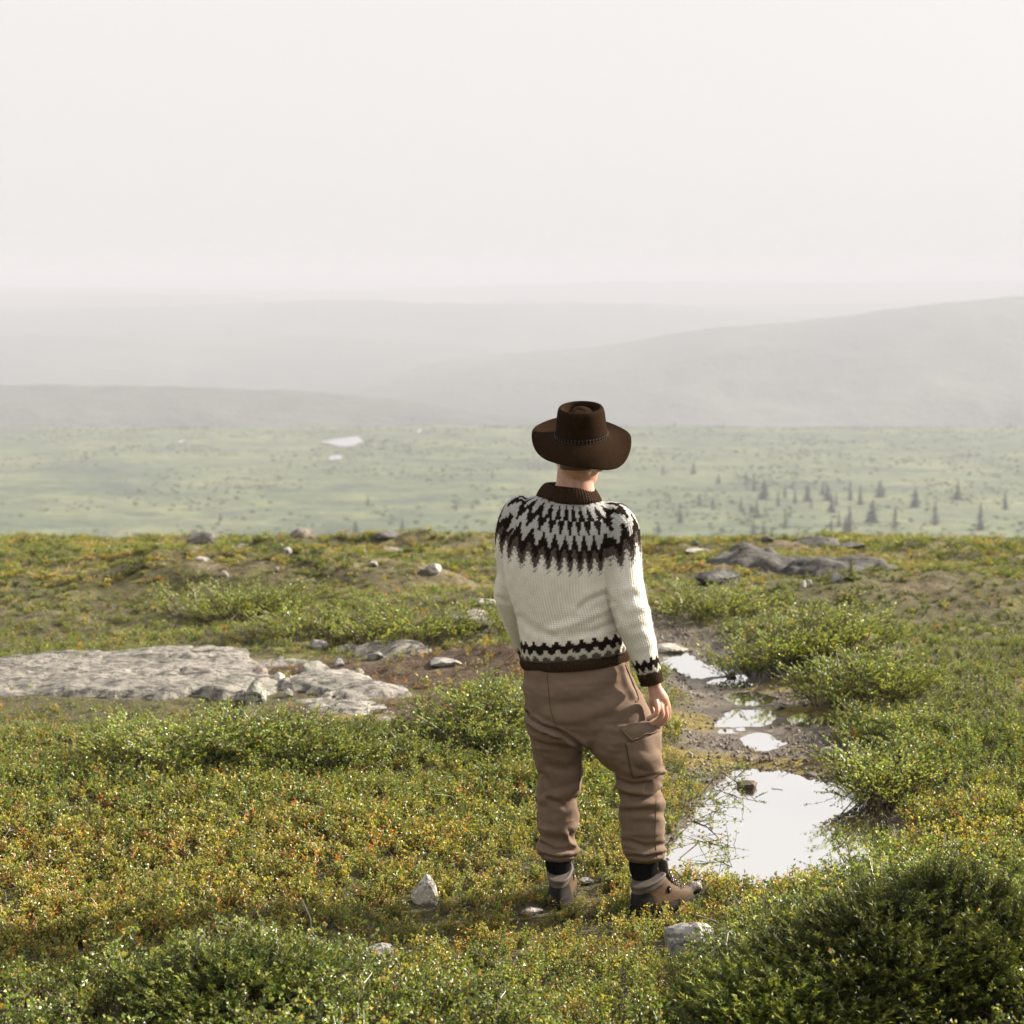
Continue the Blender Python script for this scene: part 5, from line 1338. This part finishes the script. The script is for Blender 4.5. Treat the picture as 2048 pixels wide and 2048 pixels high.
V = V + N * (.0055 * fbm3(V * (9, 9, 13), 15, 3) + .0022 * fbm3(V * (22, 22, 34), 25, 2) + (.0012 + .0075 * (np.exp(-((V[:, 2] - .62) / .09) ** 2) + np.exp(-((V[:, 2] - .27) / .08) ** 2) + .5 * np.exp(-((V[:, 2] - .86) / .08) ** 2))) * (.5 - np.abs(fbm3(V * (5, 5, 17), 35, 3)) * 2.2))[:, None]
setv(tr_, V)
bv = BVHTree.FromPolygons([tuple(v) for v in V], [tuple(p.vertices) for p in tr_.polygons])
def onto(pts, lift):
    out = []
    for a, b in spline(pts, 6):
        d = Vector(ray(a, b)).normalized(); h, nn, _, _ = bv.ray_cast(Vector((0, 0, CAMZ)), d)
        if h is not None: out.append(np.array(h + nn * lift))
    return np.array(out)
trousers = mlink('trousers', tr_, 'trouser_cloth', label='loose brown cargo trousers with gathered ankles')
def seam(pts, r=.0014, lift=.0004, name='seam', mat='seam_cloth'):
    P = onto(pts, lift)
    if len(P) > 2:
        V, F = tube_np(P, r, 6); mlink(name, clean_mesh(name, V, F), mat, trousers)
flat_mat('seam_cloth', (.085, .058, .043), .95, Specular_IOR_Level=.05); flat_mat('lit_edge_cloth', (.26, .20, .15), .95, Specular_IOR_Level=.05)  # the paler cloth has light on the flap edges put into its colour
seam([(1094, 1347), (1097, 1380), (1101, 1415), (1108, 1440), (1118, 1462)])
seam([(1050, 1405), (1058, 1432), (1075, 1445), (1100, 1456)])
seam([(1250, 1484), (1256, 1515), (1260, 1540), (1266, 1557)]); seam([(1254, 1484), (1260, 1515), (1264, 1540), (1269, 1556)])
seam([(1266, 1557), (1290, 1553), (1318, 1547)])
seam([(1312, 1600), (1311, 1640), (1310, 1680), (1314, 1716)]); seam([(1162, 1500), (1160, 1540), (1157, 1580)])
seam([(1250, 1703), (1290, 1709), (1326, 1703)], .0018); seam([(1082, 1706), (1115, 1713), (1150, 1709)], .0018)
# slanted pocket with its standing edge, and the cargo pocket flap
P = onto([(1250, 1330), (1258, 1348), (1267, 1370), (1276, 1392), (1276, 1402), (1271, 1403)], .001)
V, F = tube_np(P, .0030, 8); mlink('pocket_edge', clean_mesh('pocket_edge', V, F), 'trouser_cloth', trousers)
def patch(corner, nu, nv, lift, thick, name, bulge=0.0):
    (a, b, c, d) = corner; G0 = []
    for j in range(nv + 1):
        for i in range(nu + 1):
            u, v = i / nu, j / nv; q = [(a[k] * (1 - u) + b[k] * u) * (1 - v) + (d[k] * (1 - u) + c[k] * u) * v for k in (0, 1)]
            dr_ = Vector(ray(*q)).normalized(); h, nn, _, _ = bv.ray_cast(Vector((0, 0, CAMZ)), dr_)
            if h is None: h, nn = Q(q[0], q[1], 6.50), Vector((.6, -.8, 0))
            G0.append((np.array(h), np.array(nn), u, v))
    P = np.array([x[0] for x in G0]); Nn = np.array([x[1] for x in G0])
    for _ in range(3):
        Pg = P.reshape(nv + 1, nu + 1, 3).copy(); Pg[:, 1:-1] = .5 * Pg[:, 1:-1] + .25 * (Pg[:, 2:] + Pg[:, :-2]); P = Pg.reshape(-1, 3)
    bl = np.array([math.sin(math.pi * x[2]) * math.sin(math.pi * x[3]) for x in G0])
    top = P + Nn * (lift + thick + bulge * bl)[:, None]; bot = P - Nn * .006
    F = grid_faces(nu + 1, nv + 1); M = len(P); FF = list(map(tuple, F)) + [tuple(f[::-1] + M) for f in F]
    bd = [i for i in range(nu + 1)] + [(j + 1) * (nu + 1) - 1 for j in range(1, nv + 1)] + [nv * (nu + 1) + i for i in range(nu - 1, -1, -1)] + [j * (nu + 1) for j in range(nv - 1, 0, -1)]
    for i in range(len(bd)): x, y_ = bd[i], bd[(i + 1) % len(bd)]; FF.append((y_, x, x + M, y_ + M))
    me = clean_mesh(name, np.vstack([top, bot]), FF); return mlink(name, me, 'trouser_cloth', trousers)
patch([(1251, 1486), (1321, 1464), (1322, 1545), (1267, 1556)], 16, 14, .001, .003, 'cargo_pocket', .010)
patch([(1242, 1459), (1318, 1436), (1321, 1456), (1261, 1483)], 18, 6, .004, .006, 'pocket_flap', .003)
seam([(1247, 1461), (1255, 1470), (1263, 1479)], .0013, .0135, 'lit_stitch_line', 'lit_edge_cloth'); seam([(1263, 1479), (1290, 1469), (1317, 1457)], .0013, .0135, 'lit_stitch_line', 'lit_edge_cloth'); seam([(1247, 1461), (1270, 1454), (1296, 1446)], .0013, .0125, 'lit_stitch_line', 'lit_edge_cloth')  # flap edge stitching, with the lit line along it painted in paler cloth

# --- socks and boots
for (l0, l1, y0, Y0, lean) in ((1090, 1143, 1706, 6.62, 4), (1257, 1317, 1708, 6.545, 3)):
    V, F = loft([sect(l0, y0, l1, y0, Y0, .050), sect(l0 + 1, y0 + 25, l1 - 1, y0 + 25, Y0, .050), sect(l0 + 6, y0 + 45, l1 - 4, y0 + 45, Y0, .046), sect(l0 + 12, y0 + 70, l1 - 6, y0 + 70, Y0, .042)], 28, 2.1, 4)
    mlink('sock', clean_mesh('sock', V, F), 'sock_knit')
def boot(heel, yaw, label):
    """lace-up hiking boot; local l runs from heel to toe, w to the side"""
    fw = np.array([math.sin(yaw), math.cos(yaw), 0]); sd_ = np.array([math.cos(yaw), -math.sin(yaw), 0])
    L2W = lambda l, w, z: np.array(heel) + fw * l + sd_ * w + np.array([0, 0, z])
    n = 44; a = np.linspace(0, 2 * math.pi, n, endpoint=False)
    def outline(lb, lf, hw, heelw=.93):
        ca = np.sign(np.cos(a)) * np.abs(np.cos(a)) ** (2 / 2.5); sa = np.sign(np.sin(a)) * np.abs(np.sin(a)) ** (2 / 2.4)
        l = (lb + lf) / 2 + (lf - lb) / 2 * ca; q = (l - lb) / (lf - lb); wd = hw * (heelw + (1 - heelw) * sstep(.25, .7, q) - .10 * sstep(.85, 1, q))
        return l, sa * wd
    def build(rows, slant=0.0, col=None, name='upper', mat='boot_leather', par=None, cap=True):
        V = []; C = []
        for z, lb, lf, hw in spline(rows, 4):
            l, w = outline(lb, lf, hw)
            zz = z + slant * sstep(.07, .15, z) * (l / .15 - 1)
            for i in range(n):
                V.append(L2W(l[i], w[i], zz[i] if np.ndim(zz) else zz)); C.append(col(l[i], w[i], z) if col else (.1, .1, .1))
        m = len(V) // n; F = [(k * n + j, k * n + (j + 1) % n, (k + 1) * n + (j + 1) % n, (k + 1) * n + j) for k in range(m - 1) for j in range(n)]
        if cap:
            V += [np.mean(V[:n], 0), np.mean(V[(m - 1) * n:m * n], 0)]; C += [C[0], C[-1]]
            for j in range(n): F.append((m * n, (j + 1) % n, j)); F.append((m * n + 1, (m - 1) * n + j, (m - 1) * n + (j + 1) % n))
        F = [tuple(f) for f in F]; me = bpy.data.meshes.new(name); me.from_pydata([tuple(v) for v in V], [], F); me.polygons.foreach_set('use_smooth', [True] * len(F)); me.update()
        set_col(me, np.array(C)); return mlink(name, me, mat, par)
    BROWN, DARKP, SUEDE = (.085, .050, .027), (.014, .012, .011), (.105, .088, .076)
    def colr(l, w, z):
        if z > .132: return SUEDE
        if z > .098 + .16 * max(0, l - .02) and l < .12: return SUEDE if z > .106 + .18 * max(0, l - .02) else DARKP
        if l < .052 + .03 * math.sin(z * 30) and z < .10: return DARKP
        if z < .046 or (l > .255 and z < .07): return (.06, .04, .028)
        return BROWN
    up = build([(.022, .004, .300, .050), (.040, .002, .300, .051), (.056, .004, .294, .049), (.070, .006, .272, .046), (.082, .008, .232, .044), (.096, .010, .198, .043), (.112, .011, .176, .043), (.130, .012, .160, .044), (.146, .012, .150, .045), (.156, .016, .144, .043), (.158, .03, .13, .035)], .045, colr, 'boot')
    up['label'] = label
    so = build([(.0, .006, .296, .046), (.004, .0, .306, .053), (.018, -.003, .310, .055), (.027, .0, .306, .054), (.030, .01, .29, .048)], 0, lambda l, w, z: (.02, .018, .016), 'outsole', 'sole', up)
    # padded collar, tongue
    l, w = outline(.014, .150, .044); P = [L2W(l[i], w[i], .154 + .045 * (l[i] / .15 - 1)) for i in range(n) if l[i] < .138]
    k0 = next(i for i in range(n) if l[i] >= .138 and l[(i + 1) % n] < .138); order = [(k0 + 1 + i) % n for i in range(n) if l[(k0 + 1 + i) % n] < .138]
    V, F = tube_np([L2W(l[i], w[i], .152 + .045 * (l[i] / .15 - 1)) for i in order], .0070, 10); me = clean_mesh('collar', V, F); set_col(me, np.tile(SUEDE, (len(V), 1))); mlink('collar', me, 'boot_leather', up)
    V, F = loft([(L2W(.215, 0, .084), sd_ * .022, UPV * .006), (L2W(.185, 0, .106), sd_ * .025, UPV * .008), (L2W(.160, 0, .145), sd_ * .027, fw * .008), (L2W(.156, 0, .178), sd_ * .026, fw * .010), (L2W(.160, 0, .192), sd_ * .018, fw * .007)], 20, 2.6, 4)
    me = clean_mesh('tongue', V, F); set_col(me, np.tile((.12, .095, .08), (len(V), 1))); mlink('tongue', me, 'boot_leather', up)
    # laces across, hooks and eyelets along both sides
    st = [(.236, .082), (.220, .091), (.205, .100), (.190, .110), (.176, .126), (.167, .143)]
    for i, (ll, zz) in enumerate(st):
        for s in (-1, 1):
            V, F = loft([(L2W(ll - .004, s * .030, zz - .008), fw * .004, UPV * .004), (L2W(ll - .002, s * .032, zz - .002), fw * .0048, UPV * .0048), (L2W(ll, s * .031, zz + .005), fw * .003, UPV * .003)], 8, 2, 2)
            mlink('lace_hook', clean_mesh('lace_hook', V, F), 'metal', up)
        if i < len(st) - 1:
            l2, z2 = st[i + 1]
            for s in (-1, 1):
                V, F = tube_np(spline([L2W(ll, s * .030, zz + .002), L2W((ll + l2) / 2 + .006, 0, (zz + z2) / 2 + .013), L2W(l2, -s * .030, z2 + .002)], 5), .0022, 6); mlink('lace', clean_mesh('lace', V, F), 'lace', up)
    for s in (-1, 1):
        V, F = tube_np(spline([L2W(.165, s * .006, .152), L2W(.19, s * .022, .150), L2W(.215, s * .030, .125), L2W(.235, s * .034, .095)], 5), .002, 6); mlink('lace', clean_mesh('lace', V, F), 'lace', up)
        V, F = loft([(L2W(.150, s * .0405, .088), fw * .010, UPV * .015), (L2W(.150, s * .0455, .088), fw * .009, UPV * .014), (L2W(.150, s * .0470, .088), fw * .004, UPV * .006)], 16, 1.6, 2)
        me = clean_mesh('badge', V, F); mlink('badge', me, 'sole', up)
        V, F = loft([(L2W(.150, s * .046, .089), fw * .0035, UPV * .005), (L2W(.150, s * .049, .089), fw * .003, UPV * .004)], 10, 2, 2); mlink('rivet', clean_mesh('rivet', V, F), 'metal', up)
HR = Q(1256, 1822, 6.455); HL = Q(1113, 1808, 6.525)
boot((HR.x + .012, HR.y + .012, -.028), math.radians(54), 'brown hiking boot turned to the right, dark heel and grey collar')
boot((HL.x, HL.y + .0, -.028), math.radians(10), 'brown hiking boot seen from behind, dark heel and grey collar')

# --- hat
hat_c = Q(1163, 873, 6.55); tb = math.radians(11)
hM = Matrix.Translation(hat_c) @ Matrix.Rotation(-math.radians(2.0), 4, 'Y') @ Matrix.Rotation(tb, 4, 'X')
na = 96; aa = np.linspace(0, 2 * math.pi, na, endpoint=False)      # 0 = right, pi/2 = away, -pi/2 = towards the camera
def hat_ring(r, z, ky): return np.stack([r * np.cos(aa), r * ky * np.sin(aa), np.broadcast_to(z, aa.shape)], 1)
Vh = []
back = np.clip(-np.sin(aa), 0, 1); front = np.clip(np.sin(aa), 0, 1); right_ = np.clip(np.cos(aa), 0, 1); left_ = np.clip(-np.cos(aa), 0, 1)
def brim(s, dz):
    r = lerp(.094, .1795, s)
    z = s * (.150 * r * np.sin(aa) - .040 * s * back ** 1.3) + .010 * s ** 2 * left_ ** 2 - .034 * s ** 1.2 * right_ ** 1.5 + .010 * s ** 1.5 * np.sin(aa * 2 + .5) * right_ - .004 * np.sin(math.pi * s)
    se = 1 / (np.abs(np.cos(aa)) ** 2.3 + np.abs(np.sin(aa)) ** 2.3) ** (1 / 2.3)
    R_b = r * lerp(1.0, se, s * .7) * (1 + .025 * s * np.sin(2 * aa + .6)); ky = lerp(1.16, 1.03, s)
    z = z + s ** 1.6 * (.007 * np.cos(aa * 4 + .35) * np.abs(np.cos(aa)) + .005 * np.sin(aa * 3 + 1.2))
    return np.stack([R_b * np.cos(aa), R_b * ky * np.sin(aa), z + dz], 1)
for s in (0, .15, .3, .45, .6, .75, .88, .97): Vh.append(brim(s, -.0035))
Vh.append(brim(1.0, -.001)); Vh.append(brim(1.0, .0015))
for s in (.97, .88, .75, .6, .45, .3, .15, .05): Vh.append(brim(s, .0025))
for r, z in ((.0935, .008), (.0925, .02), (.0915, .04), (.090, .06), (.088, .08), (.0855, .095), (.083, .104), (.079, .110), (.0735, .1115), (.068, .108), (.064, .099), (.061, .088), (.057, .082), (.052, .083), (.045, .091), (.036, .098), (.024, .102), (.012, .1035), (.001, .104)):
    dip = .004 * np.sin(aa) if r < .07 else 0
    Vh.append(hat_ring(r, z + dip, 1.16 if r > .06 else 1.3))
nr = len(Vh); Vh = np.vstack(Vh)
Fh = [(k * na + j, k * na + (j + 1) % na, (k + 1) * na + (j + 1) % na, (k + 1) * na + j) for k in range(nr - 1) for j in range(na)]
me = clean_mesh('hat', Vh, Fh); me.transform(hM); hat = mlink('hat', me, 'felt', label='dark brown felt hat with wide brim and dented crown')
bz = .010
rows_ = [hat_ring(.0945, bz - .008, 1.16), hat_ring(.0965, bz - .006, 1.16), hat_ring(.0966, bz + .006, 1.16), hat_ring(.0938, bz + .008, 1.16)]
V = np.vstack(rows_); F = [(k * na + j, k * na + (j + 1) % na, (k + 1) * na + (j + 1) % na, (k + 1) * na + j) for k in range(3) for j in range(na)]
me = clean_mesh('hat_band', V, F); me.transform(hM); band_ = mlink('hat_band', me, 'band', hat)
for row in (-1, 1):                                              # braided cord with pale stitches
    parts = []
    for k in range(44):
        q = k / 44 * 2 * math.pi; dq = .017; tw = .0016 * row
        P = [np.array([.0972 * math.cos(q + e * dq), .0972 * 1.16 * math.sin(q + e * dq), bz + row * .0042 + e * tw]) for e in (-1, 0, 1)]
        parts.append(tube_np(P, [.0005, .0009, .0005], 5))
    V, F = merge(parts); me = clean_mesh('stitching', V, F); me.transform(hM); q = mlink('stitching', me, 'stitch', hat); q['kind'] = 'stuff'
